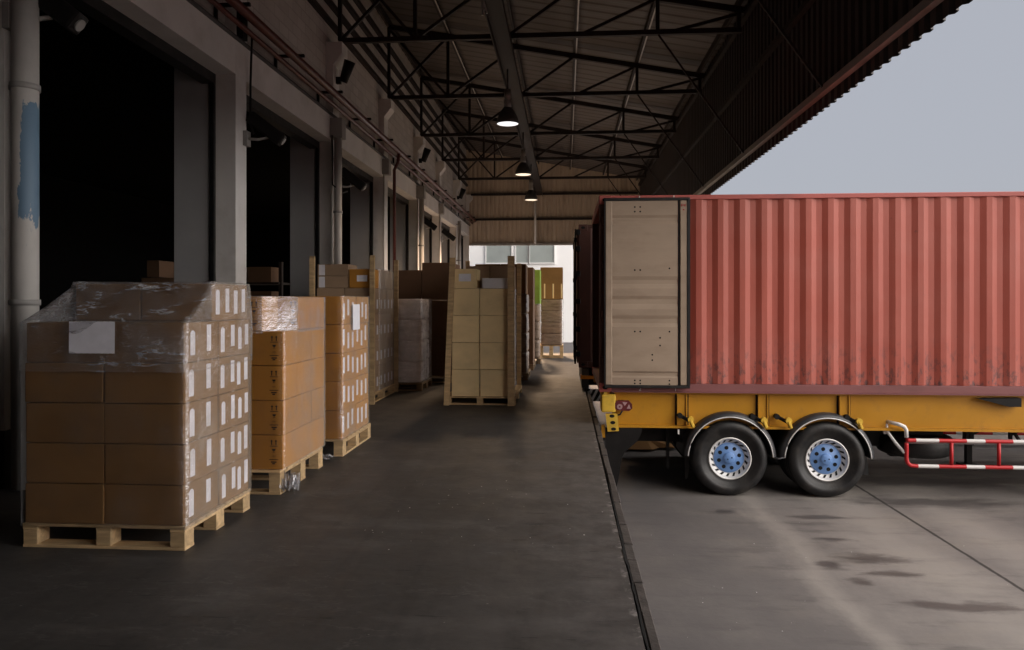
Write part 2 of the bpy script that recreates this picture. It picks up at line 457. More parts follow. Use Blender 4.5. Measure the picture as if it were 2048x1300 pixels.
def block_mat():
    m, nt, b = new_mat('concrete_block_wall')
    tc = nd(nt, "ShaderNodeTexCoord")
    mp = nd(nt, "ShaderNodeMapping")
    mp.inputs["Rotation"].default_value = (R(90), 0, R(90))
    nt.links.new(tc.outputs["Object"], mp.inputs["Vector"])
    sep = nd(nt, "ShaderNodeSeparateXYZ")
    nt.links.new(tc.outputs["Object"], sep.inputs[0])
    cb = nd(nt, "ShaderNodeCombineXYZ")
    nt.links.new(sep.outputs[1], cb.inputs[0])
    nt.links.new(sep.outputs[2], cb.inputs[1])
    br = nd(nt, "ShaderNodeTexBrick")
    br.inputs["Scale"].default_value = 1.0
    br.inputs["Brick Width"].default_value = 0.42
    br.inputs["Row Height"].default_value = 0.21
    br.inputs["Mortar Size"].default_value = 0.012
    br.inputs["Color1"].default_value = c4((0.52, 0.485, 0.46))
    br.inputs["Color2"].default_value = c4((0.42, 0.385, 0.365))
    br.inputs["Mortar"].default_value = c4((0.36, 0.33, 0.31))
    nt.links.new(cb.outputs[0], br.inputs["Vector"])
    v = coords(nt, (1, 1, 1), rand=False)
    c = mixc(nt, math_n(nt, 'MULTIPLY', ramp(nt, noise_n(nt, v, 1.2, 7, 0.65), 0.4, 0.75), 0.6), br.outputs[0], (0.60, 0.56, 0.53))
    nt.links.new(c, b.inputs["Base Color"])
    b.inputs["Roughness"].default_value = 0.85
    bp = nd(nt, "ShaderNodeBump")
    bp.inputs["Strength"].default_value = 0.3
    bp.inputs["Distance"].default_value = 0.01
    nt.links.new(math_n(nt, 'SUBTRACT', noise_n(nt, v, 20, 5), br.outputs["Fac"]), bp.inputs["Height"])
    nt.links.new(bp.outputs[0], b.inputs["Normal"])
    return m
M['block'] = block_mat()

def downpipe_mat():
    m, nt, b = new_mat('peeling_pipe_paint')
    v = coords(nt, (1, 1, 0.45), rand=False)
    sep = nd(nt, "ShaderNodeSeparateXYZ")
    tc = nd(nt, "ShaderNodeTexCoord")
    nt.links.new(tc.outputs["Object"], sep.inputs[0])
    base = mixc(nt, ramp(nt, noise_n(nt, v, 4, 6), 0.3, 0.7), (0.40, 0.385, 0.37), (0.52, 0.50, 0.48))
    up = ramp(nt, sep.outputs[2], 2.05, 2.5)
    dn = ramp(nt, sep.outputs[2], 3.42, 3.2)
    side = ramp(nt, sep.outputs[0], -0.01, 0.055)
    k = math_n(nt, 'MULTIPLY', math_n(nt, 'MULTIPLY', up, dn), side)
    k = math_n(nt, 'ADD', k, math_n(nt, 'MULTIPLY', math_n(nt, 'SUBTRACT', noise_n(nt, coords(nt, (1, 1, 0.35), rand=False), 8, 7, 0.66), 0.5), 2.6))
    base = mixc(nt, ramp(nt, k, 0.50, 0.54), base, (0.12, 0.20, 0.29))
    nt.links.new(base, b.inputs["Base Color"])
    b.inputs["Roughness"].default_value = 0.55
    return m
M['pipe_peel'] = downpipe_mat()
M['pipe'] = mat('pipe_paint', (0.48, 0.45, 0.42), 0.55, var=0.1, scale=3, stretch=(1, 1, 0.3), dirt=(0.24, 0.2, 0.17), dirt_amt=0.5)

# ------------------------------------------------------------------ mesh helpers
ORG = {}
class MB:
    def __init__(self):
        self.bm = bmesh.new()
        self.mi = 0
    def face(self, pts, mi=None):
        f = self.bm.faces.new([self.bm.verts.new(p) for p in pts])
        f.material_index = self.mi if mi is None else mi
        return f
    def box(self, x0, x1, y0, y1, z0, z1, bev=0, seg=1, mi=None):
        return self.obox(((x0 + x1) / 2, (y0 + y1) / 2, (z0 + z1) / 2), (x1 - x0, y1 - y0, z1 - z0), None, bev, seg, mi)
    def obox(self, c, s, rot=None, bev=0, seg=1, mi=None):
        mx = Matrix.Translation(c)
        if rot is not None:
            mx = mx @ rot.to_4x4()
        mx = mx @ Matrix.Diagonal((s[0], s[1], s[2], 1))
        r = bmesh.ops.create_cube(self.bm, size=1.0, matrix=mx)
        fs = list({f for v in r['verts'] for f in v.link_faces})
        for f in fs:
            f.material_index = self.mi if mi is None else mi
        if bev:
            es = list({e for v in r['verts'] for e in v.link_edges})
            bmesh.ops.bevel(self.bm, geom=es, offset=bev, segments=seg, affect='EDGES', profile=0.6)
        return self
    def bar(self, p0, p1, w, h=None, bev=0, mi=None):
        h = h or w
        p0, p1 = Vector(p0), Vector(p1)
        d = p1 - p0
        q = d.to_track_quat('X', 'Z')
        return self.obox((p0 + p1) / 2, (d.length, w, h), q.to_matrix(), bev, 1, mi)
    def cyl(self, p0, p1, r0, r1=None, seg=16, mi=None, caps=True):
        r1 = r0 if r1 is None else r1
        p0, p1 = Vector(p0), Vector(p1)
        d = p1 - p0
        mx = Matrix.Translation((p0 + p1) / 2) @ d.to_track_quat('Z', 'Y').to_matrix().to_4x4()
        r = bmesh.ops.create_cone(self.bm, cap_ends=caps, segments=seg, radius1=r0, radius2=r1, depth=d.length, matrix=mx)
        for f in {f for v in r['verts'] for f in v.link_faces}:
            f.material_index = self.mi if mi is None else mi
            f.smooth = len(f.verts) == 4
        return self
    def tube(self, pts, r, seg=10, mis=None, closed_ends=True):
        pts = [Vector(p) for p in pts]
        rings = []
        up = Vector((0, 0, 1))
        for i, p in enumerate(pts):
            a = pts[max(i - 1, 0)]
            b = pts[min(i + 1, len(pts) - 1)]
            d = (b - a).normalized()
            ref = up if abs(d.dot(up)) < 0.95 else Vector((1, 0, 0))
            s = d.cross(ref).normalized()
            t = s.cross(d).normalized()
            rings.append([self.bm.verts.new(p + (s * math.cos(k * 2 * math.pi / seg) + t * math.sin(k * 2 * math.pi / seg)) * r) for k in range(seg)])
        for i in range(len(rings) - 1):
            for k in range(seg):
                f = self.bm.faces.new((rings[i][k], rings[i][(k + 1) % seg], rings[i + 1][(k + 1) % seg], rings[i + 1][k]))
                f.smooth = True
                f.material_index = mis[i] if mis else self.mi
        if closed_ends:
            for rg, m_ in ((rings[0], 0), (rings[-1], -1)):
                f = self.bm.faces.new(rg)
                f.material_index = mis[m_] if mis else self.mi
        return self
    def lathe(self, prof, centre, seg=48, mi=None, axis='y'):
        """prof: (radius, offset along axis)"""
        c = Vector(centre)
        rings = []
        for (r, o) in prof:
            rg = []
            for k in range(seg):
                a = 2 * math.pi * k / seg
                if axis == 'y':
                    p = Vector((r * math.cos(a), o, r * math.sin(a)))
                else:
                    p = Vector((r * math.cos(a), r * math.sin(a), o))
                rg.append(self.bm.verts.new(c + p))
            rings.append(rg)
        for i in range(len(rings) - 1):
            for k in range(seg):
                f = self.bm.faces.new((rings[i][k], rings[i][(k + 1) % seg], rings[i + 1][(k + 1) % seg], rings[i + 1][k]))
                f.smooth = True
                f.material_index = self.mi if mi is None else mi
        return self
    def disc(self, c, r, axis='y', seg=20, mi=None):
        c = Vector(c)
        pts = []
        for k in range(seg):
            a = 2 * math.pi * k / seg
            d = Vector((r * math.cos(a), 0, r * math.sin(a))) if axis == 'y' else Vector((r * math.cos(a), r * math.sin(a), 0))
            pts.append(c + d)
        self.face(pts, mi)
        return self
    def prism(self, poly, axis, a, b, mi=None):
        """poly in the two other axes; extruded from a to b along axis"""
        def P(u, w, t):
            return {'x': (t, u, w), 'y': (u, t, w), 'z': (u, w, t)}[axis]
        va = [self.bm.verts.new(P(u, w, a)) for u, w in poly]
        vb = [self.bm.verts.new(P(u, w, b)) for u, w in poly]
        fs = [self.bm.faces.new(va), self.bm.faces.new(vb)]
        n = len(poly)
        for i in range(n):
            fs.append(self.bm.faces.new((va[i], va[(i + 1) % n], vb[(i + 1) % n], vb[i])))
        for f in fs:
            f.material_index = self.mi if mi is None else mi
        return self
    def build(self, name, mats, parent=None, base=None, label=None, cat=None, group=None, kind=None):
        if not isinstance(mats, (list, tuple)):
            mats = [mats]
        bmesh.ops.recalc_face_normals(self.bm, faces=self.bm.faces[:])
        if parent is not None:
            org = ORG[parent.name]
        elif base is not None:
            org = Vector(base)
        else:
            xs = [v.co for v in self.bm.verts]
            lo = Vector((min(p.x for p in xs), min(p.y for p in xs), min(p.z for p in xs)))
            hi = Vector((max(p.x for p in xs), max(p.y for p in xs), max(p.z for p in xs)))
            org = Vector(((lo.x + hi.x) / 2, (lo.y + hi.y) / 2, lo.z))
        bmesh.ops.translate(self.bm, verts=self.bm.verts[:], vec=-org)
        me = bpy.data.meshes.new(name)
        self.bm.to_mesh(me)
        self.bm.free()
        for m_ in mats:
            me.materials.append(m_)
        o = bpy.data.objects.new(name, me)
        COL.objects.link(o)
        ORG[o.name] = org
        if parent is not None:
            o.parent = parent
        else:
            o.location = org
        return tag(o, label, cat, group, kind)

def tag(o, label=None, cat=None, group=None, kind=None):
    if label: o['label'] = label
    if cat: o['category'] = cat
    if group: o['group'] = group
    if kind: o['kind'] = kind
    return o

def thing(name, loc, label, cat, group=None):
    o = bpy.data.objects.new(name, None)
    o.empty_display_size = 0.2
    COL.objects.link(o)
    o.location = loc
    ORG[o.name] = Vector(loc)
    return tag(o, label, cat, group)

def copy_tree(o, parent=None, loc=None, label=None):
    c = o.copy()
    COL.objects.link(c)
    if parent is not None:
        c.parent = parent
    if loc is not None:
        c.location = loc
    if label:
        c['label'] = label
    ORG[c.name] = Vector(c.location)
    for ch in list(o.children):
        copy_tree(ch, c)
    return c

def text_faces(mb, txt, size, origin, mi=0, face='-y'):
    cu = bpy.data.curves.new('tmp_text', 'FONT')
    cu.body = txt
    cu.size = size
    ob = bpy.data.objects.new('tmp_text', cu)
    COL.objects.link(ob)
    me = ob.to_mesh()
    vs = [mb.bm.verts.new((origin[0] + v.co.x, origin[1], origin[2] + v.co.y)) for v in me.vertices]
    for p in me.polygons:
        f = mb.bm.faces.new([vs[i] for i in p.vertices])
        f.material_index = mi
    ob.to_mesh_clear()
    bpy.data.objects.remove(ob)
    bpy.data.curves.remove(cu)

YARD = -0.92
PY = [-6.9, -2.6, 1.75, 6.07, 10.45, 14.95, 19.2, 23.6, 27.75, 32.05, 36.3]   # pillar centres along the wall
ORD = ['bottom', 'second', 'third', 'fourth', 'fifth', 'sixth', 'seventh']

# ================================================================== SETTING
b = MB()
b.box(-18, 0.37, -9, 23, YARD - 0.3, 0)
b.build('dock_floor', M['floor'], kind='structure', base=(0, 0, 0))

# yard: one big sheet, finer near the dock
b = MB()
b.face([(-300, -300, YARD), (300, -300, YARD), (300, 300, YARD), (-300, 300, YARD)])
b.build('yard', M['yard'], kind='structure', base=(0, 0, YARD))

# broken steel-and-block edge of the dock
b = MB()
y = -3.0
while y < 23:
    L = random.uniform(0.28, 0.62)
    x0 = 0.388 + random.uniform(-0.004, 0.006)
    x1 = 0.445 + random.uniform(-0.004, 0.006)
    z1 = random.uniform(-0.008, 0.006)
    b.box(x0, x1, y, y + L - random.uniform(0.004, 0.016), -0.16, z1, 0.006)
    y += L
b.build('dock_edge', mat('edge_block', (0.055, 0.047, 0.043), 0.7, var=0.35, scale=7, bump=0.5, bscale=30, dirt=(0.11, 0.09, 0.08), dirt_amt=0.6, dirt_scale=9),
        kind='structure', base=(0.42, 0, 0))
# ragged lip between slab and edge blocks
b = MB()
prev = None
y = 1.0
while y < 6.5:
    fade = max(0.0, min(1.0, (6.4 - y) / 1.2))
    w = -0.013 + fade * (0.004 + 0.022 * max(0, noise.noise(Vector((y * 2.7, 3.1, 0)))) + 0.02 * max(0, noise.noise(Vector((y * 9, 1.1, 0)))))
    cur = (y, 0.3705 - w)
    if prev:
        b.face([(prev[1], prev[0], 0.0035), (0.389, prev[0], 0.0035), (0.389, y, 0.0035), (cur[1], y, 0.0035)])
    prev = cur
    y += 0.07
b.build('dock_edge_crack', M['black_hole'], kind='structure', base=(0.38, 0, 0))

# ---------------------------------------------------------------- warehouse
wh = thing('warehouse', (-4.8, 15, 0), 'long pale warehouse front with a row of open loading doors', 'warehouse')
for i, yc in enumerate(PY):
    y0, y1 = yc - 0.18, yc + 0.18
    b = MB()
    b.box(-5.1, -4.8, y0, y1, 0.5, 5.44)
    p = b.build('pillar', M['wall'], wh)
    b = MB()
    b.box(-5.11, -4.795, y0 - 0.005, y1 + 0.005, 0.0, 0.5)
    b.build('pillar_base', M['base_black'], p)
    # pilaster and corbel on the upper wall
    b = MB()
    b.prism([(-4.95, 5.47), (-4.80, 5.47), (-4.80, 6.55), (-4.62, 6.78), (-4.62, 7.02), (-4.95, 7.02)], 'y', y0 - 0.02, y1 + 0.02)
    b.build('pilaster', M['wall'], wh)
    if i < len(PY) - 1:
        n0 = PY[i + 1] - 0.18
        b = MB()
        b.box(-5.1, -4.802, y1, n0, 4.94, 5.44)
        b.build('lintel', M['wall'], wh)
        b = MB()
        b.box(-5.3, -5.102, y1 - 0.1, n0 + 0.1, 4.80, 5.3)
        b.build('door_hood', M['rubber'], wh)
        # inner jamb panel and its black guide on the far side of the opening
        b = MB()
        b.box(-5.72, -5.20, n0 - 0.02, n0 + 0.06, 0, 5.28)
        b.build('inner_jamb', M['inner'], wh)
        b = MB()
        b.box(-5.158, -5.101, n0 - 0.06, n0 + 0.02, 0, 4.9)
        b.build('door_guide', M['rubber'], wh)
        b = MB()
        b.box(-5.158, -5.101, y1 - 0.02, y1 + 0.06, 0, 4.9)
        b.build('door_guide', M['rubber'], wh)
b = MB()
b.box(-5.3, -4.95, -8.5, 36.6, 5.45, 9.4)
b.build('upper_wall', M['block'], wh)
b = MB()
b.box(-4.95, -4.74, -8.5, 36.58, 5.441, 5.468)
b.build('ledge', M['dark_grey'], wh)
b = MB()
b.box(-18, -17.8, -8.8, 36.6, 0, 6)
b.box(-17.8, -5.3, -8.8, -8.6, 0, 6)
b.box(-17.8, -5.12, 36.42, 36.6, 0, 6)
b.box(-18, -5.31, -8.8, 36.6, 6.001, 6.2)
for yy in PY[1:-1]:
    b.box(-5.6, -5.102, yy - 0.1, yy + 0.1, 0, 5.9)
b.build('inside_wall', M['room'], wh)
b = MB()
b.box(-18, -4.8, 23.01, 36.6, -0.6, -0.01)
b.build('plinth', M['wall'], wh)

# ---------------------------------------------------------------- canopy
cp = thing('canopy', (3.7, 15, 0), 'dark steel loading canopy with trusses, corrugated roof and hanging side cladding', 'canopy')
TL, TR = -4.72, 3.55
def ztop(x): return 9.0 + (x - TL) * (7.5 - 9.0) / (TR - TL)
NODES = [-4.72, -3.12, -1.3, 0.25, 1.88, 3.5]
def truss_parts(yc):
    b = MB()
    b.bar((TL, yc, 7.1), (TR, yc, 7.1), 0.10, 0.10)
    b.bar((TL, yc, ztop(TL)), (TR + 0.1, yc, ztop(TR + 0.1)), 0.10, 0.13)
    t = b.build('truss', M['steel_dark'], cp)
    ORG[t.name] = ORG[cp.name]
    web = [((TL, 7.1), (TL, 9.0)), ((NODES[1], 7.1), (NODES[1], ztop(NODES[1]))), ((NODES[4], 7.1), (NODES[4], ztop(NODES[4]))),
           ((TR - 0.05, 7.1), (TR - 0.05, 7.55))]
    for (p, q) in web:
        b = MB(); b.bar((p[0], yc, p[1]), (q[0], yc, q[1]), 0.075, 0.075); b.build('post', M['steel_dark'], t)
    dg = [((TL, 7.1), (NODES[1], ztop(NODES[1]))), ((TL, 8.95), (NODES[1], 7.1)), ((NODES[1], 7.1), (NODES[2], ztop(NODES[2]))),
          ((-1.2, 7.1), (NODES[3], ztop(NODES[3]))), ((0.32, 7.1), (NODES[4], ztop(NODES[4]))), ((2.1, 7.1), (TR, 7.45))]
    for (p, q) in dg:
        b = MB(); b.bar((p[0], yc + 0.01, p[1]), (q[0], yc + 0.01, q[1]), 0.06, 0.06); b.build('brace', M['steel_dark'], t)
    b = MB(); b.bar((1.9, yc, 7.05), (3.6, yc, 4.62), 0.035, 0.035); b.build('knee_brace', M['steel_dark'], t)
for yc in PY[:-1]:
    truss_parts(yc)
for x in NODES:
    b = MB()
    z = ztop(x) + 0.13
    b.box(x - 0.03, x + 0.03, -8.4, 35.9, z - 0.065, z + 0.085)
    p = b.build('purlin', M['steel_dark'], cp)
    if x in (NODES[1], NODES[3], NODES[4]):
        b = MB(); b.box(x + 0.031, x + 0.062, -8.4, 35.9, z - 0.072, z - 0.062); b.build('lip', M['galv'], p)  # pale strip paints the highlight along the purlin's lower flange
# roof sheet, corrugated down the slope
b = MB()
prev = None
y = -8.5
k = 0
while y <= 36.3:
    dz = 0.0 if k % 4 in (0, 1) else 0.018
    cur = [b.bm.verts.new((x, y, ztop(x) + 0.235 + dz)) for x in (-4.95, -1, 3.85)]
    if prev:
        for i in range(2):
            b.bm.faces.new((prev[i], cur[i], cur[i + 1], prev[i + 1]))
    prev = cur
    y += 0.16 if k % 2 == 0 else 0.05
    k += 1
b.build('roof_sheet', M['roof'], cp)
def corrugated(mb, a0, a1, z0, z1, fix, axis, pitch=0.2, dep=0.035, zf=None):
    """vertical trapezoid cladding; axis 'y' runs along y at x=fix, axis 'x' runs along x at y=fix"""
    prof = [(0, 0), (0.3, 0), (0.42, 1), (0.72, 1), (0.84, 0)]
    a = a0
    prev = None
    n = 0
    while a < a1:
        u, d = prof[n % 5]
        t = a0 + (n // 5) * pitch + u * pitch
        a = t
        zz1 = zf(t) if zf else z1
        if axis == 'y':
            cur = (mb.bm.verts.new((fix + d * dep, t, z0)), mb.bm.verts.new((fix + d * dep, t, zz1)))
        else:
            cur = (mb.bm.verts.new((t, fix + d * dep, z0)), mb.bm.verts.new((t, fix + d * dep, zz1)))
        if prev:
            mb.bm.faces.new((prev[0], cur[0], cur[1], prev[1]))
        prev = cur
        n += 1
b = MB()
corrugated(b, -8.5, 36.2, 4.38, 7.75, 3.70, 'y', 0.24, 0.045)
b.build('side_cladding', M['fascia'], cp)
for z in (4.60, 6.1, 7.4):
    b = MB(); b.box(3.60, 3.69, -8.4, 36.1, z - 0.05, z + 0.05)
    b.build('side_girt', M['galv'] if z < 5 else M['steel_dark'], cp)
b = MB()
corrugated(b, -4.98, 3.74, 4.45, 9, 36.15, 'x', 0.22, 0.04, zf=lambda x: ztop(x) + 0.27)
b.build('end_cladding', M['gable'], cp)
for z in (4.52, 5.75, 7.0):
    b = MB(); b.box(-4.7, 3.58, 36.04, 36.13, z - 0.05, z + 0.05); b.build('end_girt', M['galv'] if z < 5 else M['steel_dark'], cp)
b = MB()
corrugated(b, -4.9, 3.66, 0.0, 9, -8.5, 'x', 0.22, 0.04, zf=lambda x: ztop(x) + 0.27)
b.build('end_cladding', M['gable'], cp)
b = MB()
b.box(-1.46, -1.10, -8, 35.9, 6.99, 7.03)
b.box(-1.46, -1.44, -8, 35.9, 6.85, 6.99)
b.box(-1.12, -1.10, -8, 35.9, 6.85, 6.99)
b.build('cable_tray', M['steel_dark'], cp)
for z in (7.45, 7.85, 8.3, 8.7):
    b = MB(); b.box(-4.94, -4.84, -8.4, 36, z - 0.05, z + 0.05); b.build('wall_rail', M['steel_dark'], cp)
b = MB(); b.cyl((-1.48, 35.98, 4.5), (-1.48, 35.98, 7.0), 0.055); b.build('drain_pipe', M['white_paint'], cp)

# ---------------------------------------------------------------- pendant lamps
def pendant(loc, label, warm):
    x, y, z = loc
    t = thing('pendant_lamp', loc, label, 'lamp', 'pendant lamps under the canopy')
    b = MB(); b.cyl((x, y, z + 0.75), (x, y, 6.86), 0.02); b.build('stem', M['dark_grey'], t)
    b = MB(); b.lathe([(0.0, 0.78), (0.07, 0.78), (0.085, 0.6), (0.06, 0.55), (0.075, 0.52), (0.085, 0.4), (0.05, 0.36)], loc, 20, axis='z')
    for k in range(4):
        b.obox((x + 0.07 * math.cos(k * 1.57), y + 0.07 * math.sin(k * 1.57), z + 0.47), (0.03, 0.03, 0.16))
    b.build('ballast', M['galv'], t)
    b = MB(); b.lathe([(0.05, 0.38), (0.10, 0.36), (0.17, 0.25), (0.235, 0.10), (0.25, 0.0), (0.255, 0.0), (0.24, 0.105), (0.175, 0.26), (0.10, 0.37)], loc, 32, axis='z')
    b.build('lamp_shade', M['dark_grey'], t)
    b = MB(); b.disc((x, y, z + 0.012), 0.238, 'z', 32)
    b.build('diffuser', emit_mat('lit_lamp_warm' if warm else 'lit_lamp_cool', (1.0, 0.84, 0.62) if warm else (0.95, 0.97, 1.0), 1.1), t)
    return t
LAMP_W = (420, 3200, 6500)
LAMPS = [((-1.29, 16.3, 5.62), 'large bright bell shaped pendant lamp nearest the camera, hanging under the canopy', False),
         ((-1.29, 22.4, 5.55), 'middle lit pendant lamp with a warmer glow under the canopy', True),
         ((-1.29, 27.6, 5.50), 'small farthest pendant lamp before the corrugated end wall', True)]
for (loc, lab, warm), watts in zip(LAMPS, LAMP_W):
    pendant(loc, lab, warm)
    ld = bpy.data.lights.new('lamp_light', 'SPOT')
    ld.energy = watts
    ld.spot_size = R(152) if not warm else R(140)
    ld.spot_blend = 0.6
    ld.color = (1.0, 0.68, 0.42)
    ld.shadow_soft_size = 0.24
    lo = bpy.data.objects.new('lamp_light', ld)
    COL.objects.link(lo)
    lo.location = (loc[0], loc[1], loc[2] - 0.03)
b = MB()
b.bar((-1.29, 11.3, 6.86), (-1.29, 11.3, 6.1), 0.03)
b.bar((-1.36, 11.3, 6.6), (-1.22, 11.35, 6.15), 0.025)
b.build('lamp_hook', M['galv'], label='bare metal lamp hook hanging from the tray nearest the camera', cat='hook')

# ---------------------------------------------------------------- pipes, boxes and lights on the wall
t = thing('sprinkler_main', (-4.6, 15, 5.8), 'dark red pipe running along the wall above the doors', 'pipe')
b = MB(); b.cyl((-4.50, -8, 5.70), (-4.50, 36.2, 5.70), 0.07, seg=14); b.build('main_pipe', M['red_pipe'], t)
b = MB(); b.cyl((-4.62, -8, 5.56), (-4.62, 36.2, 5.56), 0.04, seg=12); b.build('branch_pipe', M['red_pipe'], t)
y = -5.0
while y < 36:
    b = MB()
    b.box(-4.94, -4.42, y - 0.025, y + 0.025, 5.775, 5.82)
    b.box(-4.94, -4.90, y - 0.025, y + 0.025, 5.48, 5.774)
    b.build('bracket', M['black_metal'], t)
    y += 2.13
b = MB()
b.tube([(-4.5, 19.4, 5.68), (-4.52, 19.4, 5.4), (-4.62, 19.4, 5.2), (-4.62, 19.4, 0.3)], 0.045, 12)
b.build('riser_pipe', M['red_pipe'], label='dark red riser pipe dropping beside the fourth loading door', cat='pipe')

def downpipe(y, r, m, label, ztop_=5.2):
    t = thing('downpipe', (-4.66, y, 0), label, 'pipe', 'downpipes on the loading door pillars')
    b = MB(); b.cyl((-4.66, y, 0), (-4.66, y, ztop_), r, seg=24); b.build('pipe', m, t)
    for z in (1.6, 3.46, 5.05):
        b = MB(); b.cyl((-4.66, y, z - 0.025), (-4.66, y, z + 0.025), r + 0.012, seg=24); b.box(-4.80, -4.66, y - 0.02, y + 0.02, z - 0.02, z + 0.02)
        b.build('clamp', M['grey_plastic'], t)
downpipe(5.95, 0.105, M['pipe_peel'], 'thick pale downpipe with peeling paint showing a blue patch, nearest the camera')
downpipe(14.62, 0.08, M['pipe'], 'pale downpipe on the pillar between the second and third door')
downpipe(23.35, 0.08, M['pipe'], 'pale downpipe on the fourth pillar, beyond the red riser pipe')
downpipe(31.8, 0.08, M['pipe'], 'pale downpipe on the farthest pillar, at the end of the wall')

for i, lab in ((5, 'grey electrical box at the top of the pillar before the third door'), (6, 'grey electrical box behind the dark red riser pipe'),
               (7, 'grey electrical box high on the fourth pillar with a downpipe'), (8, 'small grey electrical box high on the second farthest pillar')):
    y = PY[i] - 0.3
    t = thing('electrical_box', (-4.72, y, 5.0), lab, 'electrical box', 'electrical boxes on the pillars')
    b = MB(); b.box(-4.80, -4.62 if i != 5 and i != 7 else -4.54, y - 0.13, y + 0.13, 4.98, 5.38, 0.012, 2); b.build('housing', M['grey_plastic'], t)
    b = MB(); b.cyl((-4.76, y - 0.1, 0.6), (-4.76, y - 0.1, 4.98), 0.022, seg=10); b.build('conduit', M['pipe'], t)

def dock_light(y, label):
    t = thing('dock_light', (-4.8, y, 4.06), label, 'dock light', 'swing arm lights beside the doors')
    b = MB(); b.box(-4.80, -4.74, y - 0.07, y + 0.07, 3.95, 4.17); b.tube([(-4.75, y, 4.06), (-4.62, y + 0.05, 4.06), (-4.5, y + 0.12, 4.1), (-4.5, y + 0.12, 4.2)], 0.022, 10)
    b.build('arm', M['grey_plastic'], t)
    d = Vector((0.42, 0.08, -0.32)).normalized()
    q = d.to_track_quat('X', 'Z').to_matrix()
    c = Vector((-4.53, y + 0.15, 4.24))
    b = MB(); b.obox(c, (0.60, 0.20, 0.19), q, 0.03, 2); b.build('head', M['black_metal'], t)
    b = MB(); b.cyl(c + d * 0.295, c + d * 0.32, 0.055, seg=20); b.build('lens', M['grey_plastic'], t)
dock_light(5.93, 'swing arm dock light at the top left corner, above the peeling downpipe')
dock_light(10.58, 'swing arm dock light on the pillar between the first and second door')
dock_light(15.08, 'swing arm dock light at the third door, beside the pale downpipe')
dock_light(23.75, 'swing arm dock light beyond the red riser pipe on the fourth pillar')
dock_light(27.9, 'farthest swing arm dock light near the end of the wall')
for i, lab in ((5, 'black spotlight on the corbel above the nearest downpipe in view of the roof trusses'),
               (7, 'middle black spotlight high on the wall above the fourth pillar'), (9, 'farthest black spotlight high on the wall')):
    y = PY[i]
    t = thing('spotlight', (-4.8, y, 6.3), lab, 'spotlight', 'black spotlights on the upper wall')
    b = MB(); b.box(-4.80, -4.70, y - 0.04, y + 0.04, 6.2, 6.34); b.bar((-4.72, y, 6.3), (-4.6, y, 6.42), 0.03); b.build('mount', M['black_metal'], t)
    b = MB(); b.cyl((-4.66, y + 0.02, 6.24), (-4.50, y - 0.03, 6.66), 0.085, 0.12, seg=18); b.build('can', M['black_metal'], t)
b = MB()
b.tube([(-4.7, 10.6, 5.6), (-4.72, 10.62, 5.3), (-4.75, 10.66, 4.9), (-4.75, 10.66, 4.5), (-4.75, 10.66, 4.3), (-4.70, 10.66, 4.15)], 0.018, 8)
b.build('cable', M['black_metal'], label='black cable looping down to the nearest dock light', cat='cable')
b = MB()
b.tube([(-4.72, 14.42, 5.0), (-4.7, 14.42, 4.5), (-4.72, 14.45, 4.0), (-4.62, 14.8, 3.88), (-4.6, 15.05, 3.95)], 0.016, 8)
b.build('cable', M['black_metal'], label='dark cable hanging below the electrical box to the third door light', cat='cable')
b = MB()
b.box(-4.80, -4.70, 10.3, 10.45, 5.475, 5.9)
b.build('junction_box', M['black_metal'], label='black junction box under the red pipe over the nearest pillar', cat='junction box')

# ---------------------------------------------------------------- white building beyond
wb = thing('white_building', (2, 47, YARD), 'bright white building with grey windows beyond the end of the dock', 'building')
b = MB(); b.box(-25, 5.5, 46, 56, YARD, 8.5); b.build('wall', M['render_white'], wb)
for (x0, x1) in ((-5.0, -3.4), (-3.1, -2.35), (-2.25, -0.7)):
    b = MB()
    b.box(x0 - 0.08, x0, 45.9, 46.0, 4.05, 6.0); b.box(x1, x1 + 0.08, 45.9, 46.0, 4.05, 6.0)
    b.box(x0, x1, 45.9, 46.0, 4.05, 4.13); b.box(x0, x1, 45.9, 46.0, 5.9, 6.0)
    w = b.build('window', M['white_paint'], wb)
    b = MB(); b.box(x0, x1, 45.96, 46.02, 4.13, 5.9); b.build('pane', M['glass'], w)

# ================================================================== PALLETS, CARTONS, FILM
PAL_CACHE = {}
def pallet(x0, x1, y0, y1, h, label, along='x', wood='wood'):
    """block pallet: deck boards, three bearers, bottom skids"""
    t = thing('pallet', ((x0 + x1) / 2, (y0 + y1) / 2, 0), label, 'pallet', 'wooden pallets under the stacks')
    W = M[wood]
    b = MB()
    n = 7
    bw = (y1 - y0) / (n + 0.9)
    for i in range(n):
        yy = y0 + i * (y1 - y0 - bw) / (n - 1)
        b.box(x0 + random.uniform(-.004, .004), x1 + random.uniform(-.004, .004), yy, yy + bw, h - 0.018, h, 0.002)
    b.build('top_deck', W, t)
    xs = [x0, (x0 + x1) / 2 - 0.05, x1 - 0.1]
    ys = [y0, (y0 + y1) / 2 - 0.06, y1 - 0.12]
    for i in range(3):
        b = MB()
        b.box(xs[i], xs[i] + 0.1, y0 + 0.002, y1 - 0.002, h - 0.037, h - 0.019)
        b.build('bearer', W, t)
        b = MB()
        if along == 'x':
            b.box(x0, x1, ys[i], ys[i] + 0.12, 0, 0.019, 0.002)
        else:
            b.box(xs[i], xs[i] + 0.1, y0, y1, 0, 0.019, 0.002)
        b.build('skid', W, t)
        for j in range(3):
            b = MB()
            b.box(xs[i] + 0.001, xs[i] + 0.099, ys[j] + 0.002, ys[j] + 0.118, 0.0195, h - 0.0375, 0.003)
            b.build('block', W, t)
    return t

